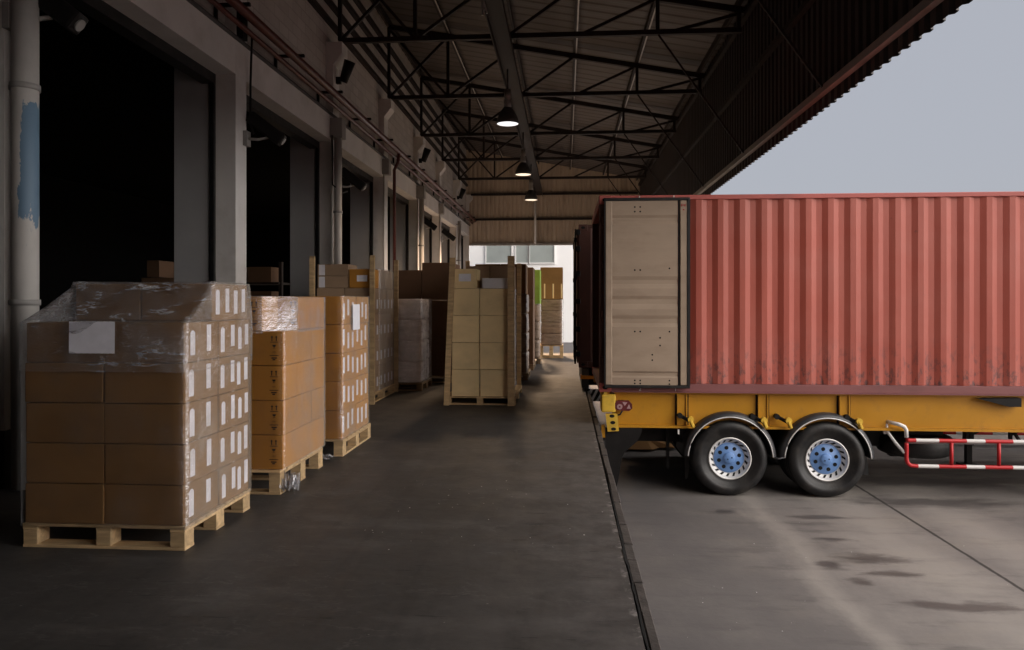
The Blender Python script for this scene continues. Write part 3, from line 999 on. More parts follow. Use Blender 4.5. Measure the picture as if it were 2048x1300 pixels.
CART = {}
def carton(x0, x1, y0, y1, z0, z1, m, label, group, cat='carton', yaw=None, tape=None):
    g = 0.003
    x0 += g; x1 -= g; y0 += g; y1 -= g; z0 += 0.001; z1 -= 0.004
    sx, sy, sz = round(x1 - x0, 3), round(y1 - y0, 3), round(z1 - z0, 3)
    key = (sx, sy, sz, m)
    if key not in CART:
        b = MB()
        b.box(-sx / 2, sx / 2, -sy / 2, sy / 2, 0, sz, 0.007, 2)
        bm = b.bm
        me = bpy.data.meshes.new('carton')
        # taped centre seam on the lid
        b.mi = 1
        b.box(-sx / 2 + 0.004, sx / 2 - 0.004, -0.025, 0.025, sz - 0.0005, sz + 0.0008)
        bmesh.ops.recalc_face_normals(bm, faces=bm.faces[:])
        bm.to_mesh(me); bm.free()
        me.materials.append(M[m]); me.materials.append(M['tape'])
        CART[key] = me
    o = bpy.data.objects.new('carton', CART[key])
    COL.objects.link(o)
    o.location = ((x0 + x1) / 2, (y0 + y1) / 2, z0)
    o.rotation_euler.z = R(random.uniform(-0.5, 0.5)) if yaw is None else R(yaw)
    ORG[o.name] = Vector((0, 0, 0))
    o['dims'] = 0
    del o['dims']
    return tag(o, label, cat, group), (sx, sy, sz)
M['tape'] = mat('brown_tape', (0.40, 0.25, 0.12), 0.3, var=0.05)

ST_CACHE = {}
def sticker_side(c, dims, u, w, h, zc, pointed=True, m='paper', name='sticker'):
    """a paper sticker on the +x face of carton c; u = offset along y from the face centre"""
    sx, sy, sz = dims
    b = MB()
    x = sx / 2 + 0.0012
    pts = [(x, u - w / 2, zc - h / 2), (x, u + w / 2, zc - h / 2), (x, u + w / 2, zc + h / 2 - (0.25 * w if pointed else 0)),
           ]
    if pointed:
        pts += [(x, u + 0.2 * w, zc + h / 2), (x, u - 0.2 * w, zc + h / 2), (x, u - w / 2, zc + h / 2 - 0.25 * w)]
    else:
        pts += [(x, u + w / 2, zc + h / 2), (x, u - w / 2, zc + h / 2)]
    b.face(pts)
    return b.build(name, M[m], c)

def sticker_front(c, dims, u, zc, w, h, m='paper', name='sticker'):
    sx, sy, sz = dims
    b = MB()
    yv = -sy / 2 - 0.0012
    b.face([(u - w / 2, yv, zc - h / 2), (u + w / 2, yv, zc - h / 2), (u + w / 2, yv, zc + h / 2), (u - w / 2, yv, zc + h / 2)])
    return b.build(name, M[m], c)

MARK_ME = {}
def handling_marks(c, dims, u):
    """arrows, glass, umbrella and weight marks printed in a column on the front face"""
    sx, sy, sz = dims
    key = (round(u, 3), sy, sz)
    yv = -sy / 2 - 0.0012
    b = MB()
    def q(x0, x1, z0, z1):
        b.face([(u + x0, yv, z0), (u + x1, yv, z0), (u + x1, yv, z1), (u + x0, yv, z1)])
    z = sz * 0.72
    for s in (-0.014, 0.014):
        q(s - 0.003, s + 0.003, z, z + 0.03)
        b.face([(u + s - 0.009, yv, z + 0.03), (u + s + 0.009, yv, z + 0.03), (u + s, yv, z + 0.044)])
    q(-0.026, 0.026, z - 0.012, z - 0.007)
    z = sz * 0.55
    b.face([(u - 0.012, yv, z + 0.016), (u - 0.008, yv, z), (u + 0.008, yv, z), (u + 0.012, yv, z + 0.016)])
    q(-0.002, 0.002, z - 0.010, z); q(-0.008, 0.008, z - 0.013, z - 0.010)
    z = sz * 0.40
    for s in range(5):
        q(-0.012 + s * 0.005, -0.0095 + s * 0.005, z - abs(s - 2) * 0.003, z + 0.005 - abs(s - 2) * 0.003)
    q(-0.001, 0.001, z - 0.014, z)
    z = sz * 0.28
    q(-0.028, 0.028, z, z + 0.006)
    q(-0.018, 0.018, z - 0.022, z - 0.012); q(-0.010, 0.008, z - 0.036, z - 0.026)
    for vv in b.bm.verts:
        vv.co.x = u + (vv.co.x - u) * 1.35
    return b.build('handling_marks', M['black_ink'], c)

def film(rings, m, label, group='films over the stacks', name='stretch_film', nx=16, nz=5, amp=0.007, cap=True, seed=0, base=None, side=None):
    """rings: (x0,x1,y0,y1,z) from bottom to top; a loose wrapped sheet"""
    b = MB()
    levels = []
    for i in range(len(rings) - 1):
        n = nz
        for j in range(n):
            f = j / n
            levels.append(tuple(rings[i][k] * (1 - f) + rings[i + 1][k] * f for k in range(5)))
    levels.append(rings[-1])
    prev = None
    for lv in levels:
        x0, x1, y0, y1, z = lv
        ring = []
        corners = [(x0, y0), (x1, y0), (x1, y1), (x0, y1)]
        for s in range(4):
            a, c = corners[s], corners[(s + 1) % 4]
            nrm = [(0, -1), (1, 0), (0, 1), (-1, 0)][s]
            for k in range(nx):
                f = k / nx
                px, py = a[0] * (1 - f) + c[0] * f, a[1] * (1 - f) + c[1] * f
                edge = math.sin(math.pi * f)
                d = amp * (0.25 + 1.6 * edge * abs(noise.noise(Vector((px * 5 + seed, py * 5, z * 9)))))
                ring.append(b.bm.verts.new((px + nrm[0] * d, py + nrm[1] * d, z + 0.006 * noise.noise(Vector((px * 7, py * 7 + seed, z * 3))))))
        if prev:
            n = len(ring)
            for k in range(n):
                f = b.bm.faces.new((prev[k], prev[(k + 1) % n], ring[(k + 1) % n], ring[k]))
                f.smooth = True
                if side and nx <= k < 2 * nx:
                    f.material_index = 1  # right faces take the paler film, side light put into its colour
        prev = ring
    if cap:
        f = b.bm.faces.new(prev)
    return b.build(name, [M[m], M[side]] if side else M[m], label=label, cat='plastic film', group=group, base=base)

PW = lambda s: s    # (kept short on purpose)

# ---- stack 1: nearest, brown cartons with white stickers and a paper sheet
G1 = 'brown cartons of the nearest stack'
S1 = 'of the nearest stack with the paper sheet'
pallet(-3.54, -2.44, 4.50, 5.47, 0.155, 'wooden block pallet under the nearest brown carton stack')
z0 = 0.157
H = 0.263
for L in range(5):
    for r, (ya, yb) in enumerate(((4.505, 4.975), (4.978, 5.462))):
        for cx, (xa, xb) in enumerate(((-3.53, -2.99), (-2.987, -2.447))):
            dx = random.uniform(-0.006, 0.006)
            if r == 0:
                dy = random.uniform(-0.004, 0.006)
            else:
                dy = 0.0
            col = 'left' if cx == 0 else 'right'
            row = 'front' if r == 0 else 'rear'
            lab = f'{row} {col} brown carton, {ORD[L]} layer up, {S1}'
            c, d = carton(xa + dx, xb + dx, ya + dy, yb + dy, z0 + L * H, z0 + (L + 1) * H, 'card_brown', lab, G1)
            if cx == 1:
                ns = 2 if r == 0 else 4
                us = (-0.13, 0.10) if r == 0 else (-0.185, -0.03, 0.075, 0.19)
                for k, u in enumerate(us):
                    sticker_side(c, d, u + random.uniform(-0.008, 0.008), 0.062 if r == 0 else 0.058, 0.165 + random.uniform(-0.012, 0.02), H * (0.47 if k % 2 == 0 else 0.56), k % 2 == 0)
zt = z0 + 5 * H
for cx, (xa, xb) in enumerate(((-3.47, -2.99), (-2.985, -2.465))):
    c, d = carton(xa, xb, 4.91, 5.48, zt, zt + 0.265, 'card_brown',
                  f'{"left" if cx == 0 else "right"} brown carton set back on top of the nearest film wrapped stack', G1)
    if cx == 1:
        for k, u in enumerate((-0.20, -0.05, 0.085, 0.215)):
            sticker_side(c, d, u, 0.06, 0.175, 0.13 + (0.0 if k % 2 == 0 else 0.012), k == 0)
fm = film([(-3.548, -2.432, 4.492, 5.478, 0.14), (-3.548, -2.432, 4.492, 5.478, 1.16)], 'film',
          'thin clear film hugging the lower layers of the nearest stack', cap=False, amp=0.004, nz=8, seed=3, side='film_side')
fm = film([(-3.552, -2.428, 4.487, 5.483, 1.15), (-3.552, -2.428, 4.487, 5.484, 1.33), (-3.55, -2.43, 4.49, 5.486, 1.47), (-3.52, -2.44, 4.70, 5.49, 1.58),
           (-3.485, -2.448, 4.885, 5.492, 1.70), (-3.478, -2.455, 4.902, 5.488, 1.745)], 'film_top',
          'crinkled clear film pulled over the top of the nearest stack', nx=26, nz=6, amp=0.016, seed=8, side='film_side')
b = MB()
n = 8
for i in range(n):
    xa, xb = -3.205 + i * 0.31 / n, -3.205 + (i + 1) * 0.31 / n
    b.face([(xa, 4.474, 1.272), (xb, 4.474, 1.270), (xb, 4.476, 1.476), (xa, 4.476, 1.478)])
b.build('paper_sheet', M['paper'], fm)

# ---- stack 2: orange cartons with handling marks
G2 = 'orange cartons of the second stack'
pallet(-3.45, -2.36, 5.87, 6.93, 0.20, 'wooden block pallet under the orange carton stack, plastic scrap at its corner')
S2 = 'of the second, orange stack'
ycols = (5.90, 6.25, 6.60, 6.95)
for L in range(5):
    zb = 0.202 + L * 0.29
    side = [(ycols[0], ycols[1]), (ycols[1], ycols[2]), (ycols[2], ycols[3])] if L else [(ycols[0], 6.27), (6.27, ycols[3])]
    for r, (ya, yb) in enumerate(side):
        for cx, (xa, xb) in enumerate(((-3.42, -2.88), (-2.88, -2.35))):
            if cx == 0 and r > 0:
                continue
            if L == 4 and r == 0:
                xa, xb = xa - 0.0, xb - (0.18 if cx == 1 else 0.0)
            dx = random.uniform(-0.005, 0.005)
            row = ['front', 'middle' if L else 'rear', 'rear'][r]
            lab = f'{row} {"left" if cx == 0 else "right"} orange carton, {ORD[L]} layer up, {S2}' if L < 4 else f'{row} {"left" if cx == 0 else "right"} orange carton in the top layer {S2}'
            c, d = carton(xa + dx, xb + dx, ya, yb, zb, zb + 0.29, 'card_orange', lab, G2)
            if cx == 1 and (r == 0 or (L == 4 and r == 1)):
                handling_marks(c, d, d[0] / 2 - (0.075 if L < 4 else 0.07) if r == 0 else d[0] / 2 - 0.045)
film([(-3.43, -2.342, 5.893, 6.957, 0.20), (-3.43, -2.342, 5.893, 6.957, 1.36)], 'film',
     'clear film round the lower layers of the orange stack', cap=False, amp=0.003, nz=8, seed=21, side='film_side')
# film over the top layer, pulled tight across the stepped corner
b = MB()
prev = None
for k in range(8):
    z = 1.34 + k * 0.0445
    pts = [(-3.43, 5.89), (-2.535, 5.888), (-2.345, 6.243), (-2.338, 6.4), (-2.342, 6.958), (-3.43, 6.958)]
    ring = []
    for s in range(len(pts)):
        a, c2 = pts[s], pts[(s + 1) % len(pts)]
        for q in range(10):
            f = q / 10
            px, py = a[0] * (1 - f) + c2[0] * f, a[1] * (1 - f) + c2[1] * f
            e = 0.010 * abs(noise.noise(Vector((px * 6, py * 6, z * 8)))) * math.sin(math.pi * f)
            ring.append(b.bm.verts.new((px + e, py - e, z)))
    if prev:
        for q in range(len(ring)):
            f = b.bm.faces.new((prev[q], prev[(q + 1) % len(ring)], ring[(q + 1) % len(ring)], ring[q])); f.smooth = True
    prev = ring
b.build('stretch_film', M['film_heavy'], label='shiny film stretched across the stepped top corner of the orange stack', cat='plastic film', group='films over the stacks')

# ---- stack 3: orange cartons with many white stickers
G3 = 'orange cartons of the third stack'
pallet(-3.38, -2.30, 7.38, 8.46, 0.172, 'wooden perimeter pallet under the third stack of stickered cartons', along='y')
for L in range(5):
    zb = 0.174 + L * 0.299
    for r, (ya, yb) in enumerate(((7.41, 7.93), (7.93, 8.44))):
        xs = ((-3.36, -2.84), (-2.84, -2.32)) if r == 0 else ((-2.84, -2.32),)
        for (xa, xb) in xs:
            col = 'right' if xb > -2.5 else 'left'
            dx = random.uniform(-0.006, 0.006)
            lab = f'{"front" if r == 0 else "rear"} {col} carton, {ORD[L]} layer up, of the third stack with white stickers'
            c, d = carton(xa + dx, xb + dx, ya, yb, zb, zb + 0.299, 'card_orange', lab, G3)
            if col == 'right':
                for k, u in enumerate((-0.19, -0.03, 0.13)):
                    sticker_side(c, d, u + random.uniform(-.01, .01), 0.066, 0.17, 0.15 + random.uniform(-0.03, 0.03), False)
f3 = film([(-3.37, -2.312, 7.402, 8.448, 0.17), (-3.37, -2.312, 7.402, 8.448, 1.67)], 'film', 'clear film around the third stack, a paper sheet on its side', cap=False, amp=0.004, nz=14, seed=5, side='film_side')
b = MB(); b.face([(-2.296, 7.72, 1.30), (-2.296, 7.99, 1.30), (-2.297, 7.99, 1.58), (-2.297, 7.72, 1.58)]); b.build('paper_sheet', M['paper'], f3)

# ---- timber corner posts
def post(x, y, h, label, lean=(0, 0), s=0.075):
    b = MB()
    b.prism([(x, y), (x + s, y), (x + s, y + 0.05), (x, y + 0.05)], 'z', 0, h)
    for v in b.bm.verts:
        if v.co.z > 0.1:
            v.co.x += lean[0]; v.co.y += lean[1]
    b.build('timber_post', M['wood'], label=label, cat='post', group='timber corner posts of the tall stacks')

# ---- stack 4: tall dull stack behind the third, with posts
G4 = 'dull cartons of the tall posted stack'
pallet(-3.97, -3.03, 11.24, 12.75, 0.15, 'wooden pallet under the tall dull stack behind the third stack', along='y')
for L in range(4):
    for r in range(3):
        for cx, (xa, xb) in enumerate(((-3.94, -3.49), (-3.49, -3.05))):
            if cx == 0 and r > 0: continue
            ya = 11.27 + r * 0.49
            lab = f'{["front", "middle", "rear"][r]} {"left" if cx == 0 else "right"} carton, {ORD[L]} layer up, of the tall stack with timber posts'
            c, d = carton(xa, xb, ya, ya + 0.485, 0.152 + L * 0.42, 0.152 + (L + 1) * 0.42, 'card_dull', lab, G4)
            if cx == 1:
                for u in (-0.12, 0.12):
                    sticker_side(c, d, u, 0.085, 0.15, 0.16, False)
zt = 0.152 + 4 * 0.42
for k in range(2):
    c, d = carton(-3.93, -3.42, 11.28, 11.75, zt + k * 0.19, zt + (k + 1) * 0.19, 'card_dull', f'flat carton with a white label, {"lower" if k == 0 else "upper"} of two on the tall posted stack', G4)
    sticker_front(c, d, -0.18, 0.093, 0.10, 0.17)
c, d = carton(-3.41, -3.05, 11.26, 11.72, zt, zt + 0.30, 'card_orange', 'square carton with a white label on top of the tall posted stack', G4)
sticker_front(c, d, 0.03, 0.15, 0.17, 0.10)
for k in range(2):
    carton(-3.5, -3.06, 11.75 + k * 0.49, 12.23 + k * 0.49, zt, zt + 0.32, 'card_dull', f'{"nearer" if k == 0 else "farther"} carton behind the square one on the tall posted stack', G4)
film([(-3.95, -3.042, 11.745, 12.745, 0.16), (-3.95, -3.042, 11.745, 12.745, zt + 0.33)], 'film_side', 'cloudy film on the side of the tall posted stack', cap=False, amp=0.006, nz=14, seed=9)
post(-3.055, 11.17, 2.34, 'front timber post at the right corner of the tall dull stack')
post(-4.02, 11.17, 2.33, 'front timber post at the left corner of the tall dull stack')
post(-3.06, 12.80, 2.36, 'rear timber post behind the tall dull stack')

# ---- stack 5: pale wrapped sacks
G5 = 'pale wrapped bales beside the tall stack'
pallet(-3.7, -2.58, 12.95, 13.95, 0.14, 'worn pallet under the pale film wrapped bales', wood='wood_dark')
def bale(x0, x1, y0, y1, z0, z1, m, label, group, seed):
    b = MB()
    n = 10
    def g(u, v, w):
        sx, sy, sz = (x1 - x0) / 2, (y1 - y0) / 2, (z1 - z0) / 2
        e = 22.0
        l = (abs(u) ** e + abs(v) ** e + abs(w) ** e) ** (1 / e)
        p = Vector((u / l, v / l, w / l))
        k = 1 - 0.035 * abs(noise.noise(Vector((p.x * 3 + seed, p.y * 3, p.z * 4)))) - 0.02 * abs(noise.noise(Vector((p.x * 9, p.y * 9 + seed, p.z * 9))))
        return ((x0 + x1) / 2 + p.x * sx * k, (y0 + y1) / 2 + p.y * sy * k, (z0 + z1) / 2 + p.z * sz)
    r = bmesh.ops.create_cube(b.bm, size=2.0)
    bmesh.ops.subdivide_edges(b.bm, edges=b.bm.edges[:], cuts=n, use_grid_fill=True)
    for v in b.bm.verts:
        v.co = g(*v.co)
    for f in b.bm.faces:
        f.smooth = True
    b.build('wrapped_bale', M[m], label=label, cat='bale', group=group)
for L in range(4):
    bale(-3.66, -2.61, 12.98, 13.92, 0.142 + L * 0.38, 0.142 + (L + 1) * 0.38 + 0.004, 'bag', f'pale film wrapped bale, {ORD[L]} of four beside the tall dull stack', G5, L * 7.3)

film([(-3.68, -2.585, 12.96, 13.94, 0.15), (-3.68, -2.585, 12.96, 13.94, 1.67)], 'film_heavy', 'cloudy film around the pale bales', cap=False, amp=0.02, nz=16, seed=31)

# ---- stack 6: dark brown wrapped loads
G6 = 'dark brown cartons behind the pale bales'
pallet(-3.5, -2.22, 14.3, 15.4, 0.14, 'worn pallet under the dark brown carton stack', wood='wood_dark')
for cx, (xa, xb, top) in enumerate(((-3.45, -2.86, 2.25), (-2.85, -2.24, 2.40))):
    for L in range(3):
        h = (top - 0.142) / 3
        carton(xa, xb, 14.32, 15.38, 0.142 + L * h, 0.142 + (L + 1) * h, 'card_dark', f'{"left" if cx == 0 else "right"} big dark brown carton, {ORD[L]} layer up, behind the pale bales', G6)

# ---- stack 7: cream cartons in the middle of the dock with posts
G7 = 'cream cartons of the middle posted stack'
pallet(-1.885, -0.765, 11.25, 12.95, 0.125, 'pale wooden pallet under the cream carton stack between timber posts')
for L in range(4):
    for r in range(4):
        for cx, (xa, xb) in enumerate(((-1.775, -1.340), (-1.330, -0.89))):
            if cx == 0 and r > 0: continue
            ya = 11.30 + r * 0.41
            lab = f'{["front", "second row", "third row", "rear"][r]} {"left" if cx == 0 else "right"} cream carton, {ORD[L]} layer up, middle posted stack'
            dx = random.uniform(-0.004, 0.004)
            carton(xa + dx, xb + dx, ya, ya + 0.405, 0.127 + L * 0.4235, 0.127 + (L + 1) * 0.4235, 'card_cream', lab, G7)
zt = 0.127 + 4 * 0.4235
c, d = carton(-1.76, -1.375, 11.31, 11.75, zt, zt + 0.31, 'card_cream', 'single cream carton with a white label on top of the middle stack', G7)
sticker_front(c, d, 0.0, 0.17, 0.19, 0.12)
carton(-1.30, -0.89, 11.31, 11.72, zt, zt + 0.165, 'card_white', 'flat white box on top of the middle stack beside the labelled carton', G7)
for k in range(2):
    carton(-1.62 + k * 0.40, -1.23 + k * 0.40, 11.80, 12.25, zt, zt + 0.38, 'card_dull', f'{"left" if k == 0 else "right"} brown carton behind the white box on the middle stack', G7)
film([(-1.78, -0.872, 11.35, 12.945, 0.13), (-1.78, -0.872, 11.35, 12.945, 1.83)], 'film_heavy', 'wrinkled film along the side of the cream carton stack', cap=False, amp=0.02, nz=16, seed=14)
post(-1.885, 11.17, 2.30, 'leaning timber post at the left corner of the cream stack', lean=(0.09, 0.05), s=0.085)
post(-0.885, 11.17, 2.32, 'timber post at the right corner of the cream stack', s=0.105)
post(-1.79, 12.98, 2.35, 'rear left timber post behind the cream stack')
post(-0.86, 12.98, 2.30, 'rear right timber post behind the cream stack')

# ---- stack 8: brown cartons over wrapped bales behind the cream stack
G8 = 'loads standing behind the cream stack'
pallet(-1.9, -0.76, 14.9, 16.0, 0.14, 'pallet under the wrapped load just behind the cream stack', wood='wood_dark')
for L in range(4):
    bale(-1.88, -0.78, 14.92, 15.98, 0.142 + L * 0.41, 0.142 + (L + 1) * 0.41, 'bag_brown', f'film wrapped bale, {ORD[L]} layer up, just behind the cream stack', G8, 40 + L * 3.1)
for k in range(2):
    carton(-1.86 + k * 0.53, -1.34 + k * 0.53, 14.95, 15.9, 1.785, 2.40, 'card_brown', f'{"left" if k == 0 else "right"} tall brown carton on the wrapped bales behind the cream stack', G8)
pallet(-1.9, -0.74, 17.1, 18.2, 0.14, 'worn pallet under the dark load, second behind the cream stack', wood='wood_dark')
for L in range(3):
    carton(-1.88, -0.75, 17.12, 18.18, 0.142 + L * 0.765, 0.142 + (L + 1) * 0.765, 'card_dark', f'wide dark carton, {ORD[L]} layer up, second load behind the cream stack', G8)
pallet(-1.8, -0.64, 18.9, 19.9, 0.14, 'worn pallet under the load topped with bright green cartons', wood='wood_dark')
for L in range(3):
    bale(-1.78, -0.66, 18.92, 19.88, 0.142 + L * 0.473, 0.142 + (L + 1) * 0.473, 'bag_brown', f'film wrapped bale, {ORD[L]} layer up, under the green cartons', G8, 70 + L)
for L in range(2):
    carton(-1.76, -0.65, 18.92, 19.86, 1.562 + L * 0.45, 1.562 + (L + 1) * 0.45, 'card_green', f'bright green carton, {"lower" if L == 0 else "upper"} of two on the far load', G8)

# ---- stack 9: farthest stack by the opening
G9 = 'loads by the far opening'
pallet(-0.75, -0.05, 20.9, 21.9, 0.36, 'pale high pallet under the farthest stack by the opening')
for L in range(4):
    bale(-0.70, -0.08, 20.95, 21.85, 0.362 + L * 0.33, 0.362 + (L + 1) * 0.33 + 0.006, 'bag_brown', f'film wrapped sack, {ORD[L]} of four on the farthest stack', G9, 90 + L * 2)
c, d = carton(-0.71, -0.06, 20.95, 21.85, 1.69, 2.62, 'card_brown', 'tall strapped brown carton on top of the farthest stack', G9)
for u in (-0.2, 0.05, 0.29):
    b = MB(); b.box(u - 0.02, u + 0.02, -d[1] / 2 - 0.004, -d[1] / 2 - 0.001, 0.03, 0.45); b.build('strap', M['card_cream'], c)

film([(-0.72, -0.06, 20.93, 21.87, 0.37), (-0.72, -0.06, 20.93, 21.87, 1.70)], 'film', 'clear film around the sacks of the farthest stack', cap=False, amp=0.02, nz=16, seed=41)

# ---- loads inside the warehouse, only just visible
GI = 'cartons inside the dark warehouse'
for i, (x, y, w, z1) in enumerate(((-7.4, 12.6, 0.5, 2.05), (-7.3, 12.55, 0.24, 2.36), (-7.0, 12.6, 0.4, 2.05))):
    zb = 0.0 if i != 1 else 2.055
    carton(x - w / 2 - (0 if i != 1 else 0.1), x + w / 2 - (0 if i != 1 else 0.1), y, y + 0.5, zb, z1, 'card_dark',
           ['tall brown carton left in the dark of the first door', 'small carton on top of the tall one inside the first door', 'brown carton right in the dark of the first door'][i], GI)
sh = thing('storage_rack', (-8.5, 17.5, 0), 'dark storage rack of cartons deep inside the second door', 'rack')
for x in (-10, -8.5, -7):
    b = MB(); b.box(x - 0.04, x + 0.04, 17.4, 17.5, 0, 2.6); b.build('upright', M['steel_dark'], sh)
for z in (0.9, 1.5, 2.1):
    b = MB(); b.box(-10, -7, 17.3, 18.2, z - 0.05, z); b.build('shelf', M['steel_dark'], sh)
for L in range(3):
    for k in range(4):
        carton(-9.9 + k * 0.7, -9.3 + k * 0.7, 17.35, 17.95, 0.9 + L * 0.6, 1.28 + L * 0.6, 'card_dark', f'carton {["on the low", "on the middle", "on the high"][L]} shelf of the rack, {["far left", "centre left", "centre right", "far right"][k]}', GI)

# ---- scraps on the dock
def scrap(cx, cy, w, h, label, seed, n=14, zamp=0.06):
    b = MB()
    vs = {}
    for i in range(n + 1):
        for j in range(n + 1):
            u, v = i / n - 0.5, j / n - 0.5
            r = 0.75 + 0.5 * noise.noise(Vector((u * 5 + seed, v * 5, 0)))
            vs[i, j] = b.bm.verts.new((cx + u * w * r, cy + v * h * r, 0.004 + zamp * (abs(noise.noise(Vector((u * 6, v * 6 + seed, 1)))) + 0.3 * abs(noise.noise(Vector((u * 17, v * 17 + seed, 1)))))))
    for i in range(n):
        for j in range(n):
            f = b.bm.faces.new((vs[i, j], vs[i + 1, j], vs[i + 1, j + 1], vs[i, j + 1])); f.smooth = True
    return b.build('film_scrap', M['film_scrap'], label=label, cat='plastic scrap', group='scraps of film on the dock')
scrap(-2.30, 5.93, 0.16, 0.14, 'crumpled white film scrap at the foot of the orange stack', 4, zamp=0.28)
scrap(-2.50, 7.25, 0.26, 0.16, 'thin film scrap on the floor before the third stack', 9)

# small flecks of litter trodden into the dock and the yard
def flecks(name, n, xr, yr, z, label_seed):
    rnd = random.Random(label_seed)
    b = MB()
    for i in range(n):
        x, y = rnd.uniform(*xr), rnd.uniform(*yr)
        r = rnd.uniform(0.002, 0.0075)
        k = rnd.randint(3, 5)
        a0 = rnd.uniform(0, 6)
        b.face([(x + r * rnd.uniform(.5, 1.3) * math.cos(a0 + 6.283 * q / k), y + r * rnd.uniform(.4, 1.2) * math.sin(a0 + 6.283 * q / k), z + 0.004 + rnd.uniform(0, 0.002)) for q in range(k)])
    b.build(name, M['white_paint'], kind='stuff')
flecks('paper_flecks', 45, (-1.4, 0.3), (4.6, 6.6), 0, 3)
flecks('paper_flecks', 32, (0.7, 4.2), (4.5, 8.6), YARD, 5)

# ================================================================== TRAILERS
def hub_lathe(mb, c, prof, seg=40, mi=0):
    mb.lathe(prof, c, seg, mi)

def wheel(parent, x, y, z, near=True, detail=True):
    """wheel whose outer face is at y (facing -y when near)"""
    s = 1 if near else -1
    def P(prof):
        return [(r, s * o) for r, o in prof]
    c = (x, y, z)
    b = MB()
    b.lathe(P([(0.29, 0.34), (0.42, 0.33), (0.475, 0.36), (0.487, 0.42), (0.487, 0.54), (0.475, 0.60), (0.42, 0.63), (0.29, 0.61)]), c, 40)
    b.cyl((x, y + s * 0.12, z), (x, y + s * 0.7, z), 0.17, seg=24)
    w = b.build('wheel', M['rubber'], parent)
    b = MB()
    b.lathe(P([(0.275, 0.03), (0.285, 0.012), (0.30, 0.018), (0.31, 0.006), (0.335, 0.002), (0.34, -0.004), (0.37, -0.008), (0.375, -0.014), (0.42, -0.012), (0.452, 0.0),
               (0.474, 0.018), (0.482, 0.038), (0.487, 0.05), (0.489, 0.095), (0.476, 0.098), (0.476, 0.11), (0.49, 0.113), (0.49, 0.16), (0.477, 0.163), (0.477, 0.175),
               (0.489, 0.178), (0.487, 0.24), (0.47, 0.28), (0.40, 0.30), (0.28, 0.29)]), c, 64)
    b.build('tyre', M['rubber'], w)
    if not detail:
        return w
    b = MB()
    b.lathe(P([(0.276, 0.012), (0.268, 0.004), (0.258, 0.008), (0.252, 0.03), (0.235, 0.055), (0.20, 0.085), (0.17, 0.10), (0.0, 0.11)]), c, 48, 0)
    for k in range(18):
        a = 2 * math.pi * k / 18
        def pt(r, da, o):
            return (x + r * math.cos(a + da), y + s * o, z + r * math.sin(a + da))
        b.face([pt(0.240, -0.02, 0.044), pt(0.240, 0.10, 0.044), pt(0.206, 0.24, 0.0765), pt(0.206, 0.10, 0.0765)], 1)
    b.build('rim', [M['silver'], M['black_hole']], w)
    b = MB()
    b.lathe(P([(0.196, 0.105), (0.196, 0.075), (0.190, 0.068), (0.08, 0.064), (0.075, 0.060), (0.072, 0.035), (0.062, 0.026), (0.0001, 0.024)]), c, 40, 0)
    for k in range(8):
        a = 2 * math.pi * k / 8 + 0.25
        b.disc((x + 0.134 * math.cos(a), y + s * 0.0635, z + 0.134 * math.sin(a)), 0.0255, 'y', 16, 1)
    for k in (0.3, 3.6):
        b.disc((x + 0.028 * math.cos(k), y + s * 0.0215, z + 0.028 * math.sin(k)), 0.009, 'y', 10, 1)
    b.build('hub', [M['blue'], M['black_hole']], w)
    return w

def arc_pts(cx, cz, r, a0, a1, n):
    return [(cx + r * math.cos(R(a0 + (a1 - a0) * i / n)), cz + r * math.sin(R(a0 + (a1 - a0) * i / n))) for i in range(n + 1)]

def mudguard(parent, x, y, z, near=True):
    s = 1 if near else -1
    b = MB()
    n = 28
    prof = [(0.545, -0.005), (0.572, 0.004), (0.592, 0.028), (0.603, 0.07), (0.607, 0.14), (0.607, 0.62)]
    arcs = [(arc_pts(x, z, r, 3, 177, n), y + s * o) for r, o in prof]
    for q in range(len(arcs) - 1):
        (pa, ya), (pb, yb) = arcs[q], arcs[q + 1]
        for i in range(n):
            f = b.face([(pa[i][0], ya, pa[i][1]), (pa[i + 1][0], ya, pa[i + 1][1]), (pb[i + 1][0], yb, pb[i + 1][1]), (pb[i][0], yb, pb[i][1])])
            f.smooth = True
    ri = arc_pts(x, z, 0.535, 3, 177, n)
    for i in range(n):
        b.face([(ri[i][0], y, ri[i][1]), (ri[i + 1][0], y, ri[i + 1][1]), (ri[i + 1][0], y + s * 0.62, ri[i + 1][1]), (ri[i][0], y + s * 0.62, ri[i][1])])
    bmesh.ops.remove_doubles(b.bm, verts=b.bm.verts[:], dist=0.0005)
    g = b.build('mudguard', M['mud'], parent)
    b = MB()
    pts = arc_pts(x, z, 0.542, 3, 177, 36)
    b.tube([(px, y - s * 0.006, pz) for px, pz in pts], 0.008, 6)
    b.build('edge_trim', M['silver'], g)
    return g

def stripe_tube(parent, pts, r, name, xs, half=0.167, start=None):
    """tube along a polyline, red around each upright and white between"""
    out = [Vector(pts[0])]
    mis = []
    for i in range(len(pts) - 1):
        a, c_ = Vector(pts[i]), Vector(pts[i + 1])
        n = max(1, int((c_ - a).length / 0.028))
        for j in range(n):
            p = a.lerp(c_, (j + 1) / n)
            q = (p + out[-1]) / 2
            out.append(p)
            mis.append(0 if (start is not None and q.x < start) or min(abs(q.x - x) for x in xs) < half else 1)
    b = MB()
    b.tube(out, r, 10, mis)
    return b.build(name, [M['red_stripe'], M['white_paint']], parent)

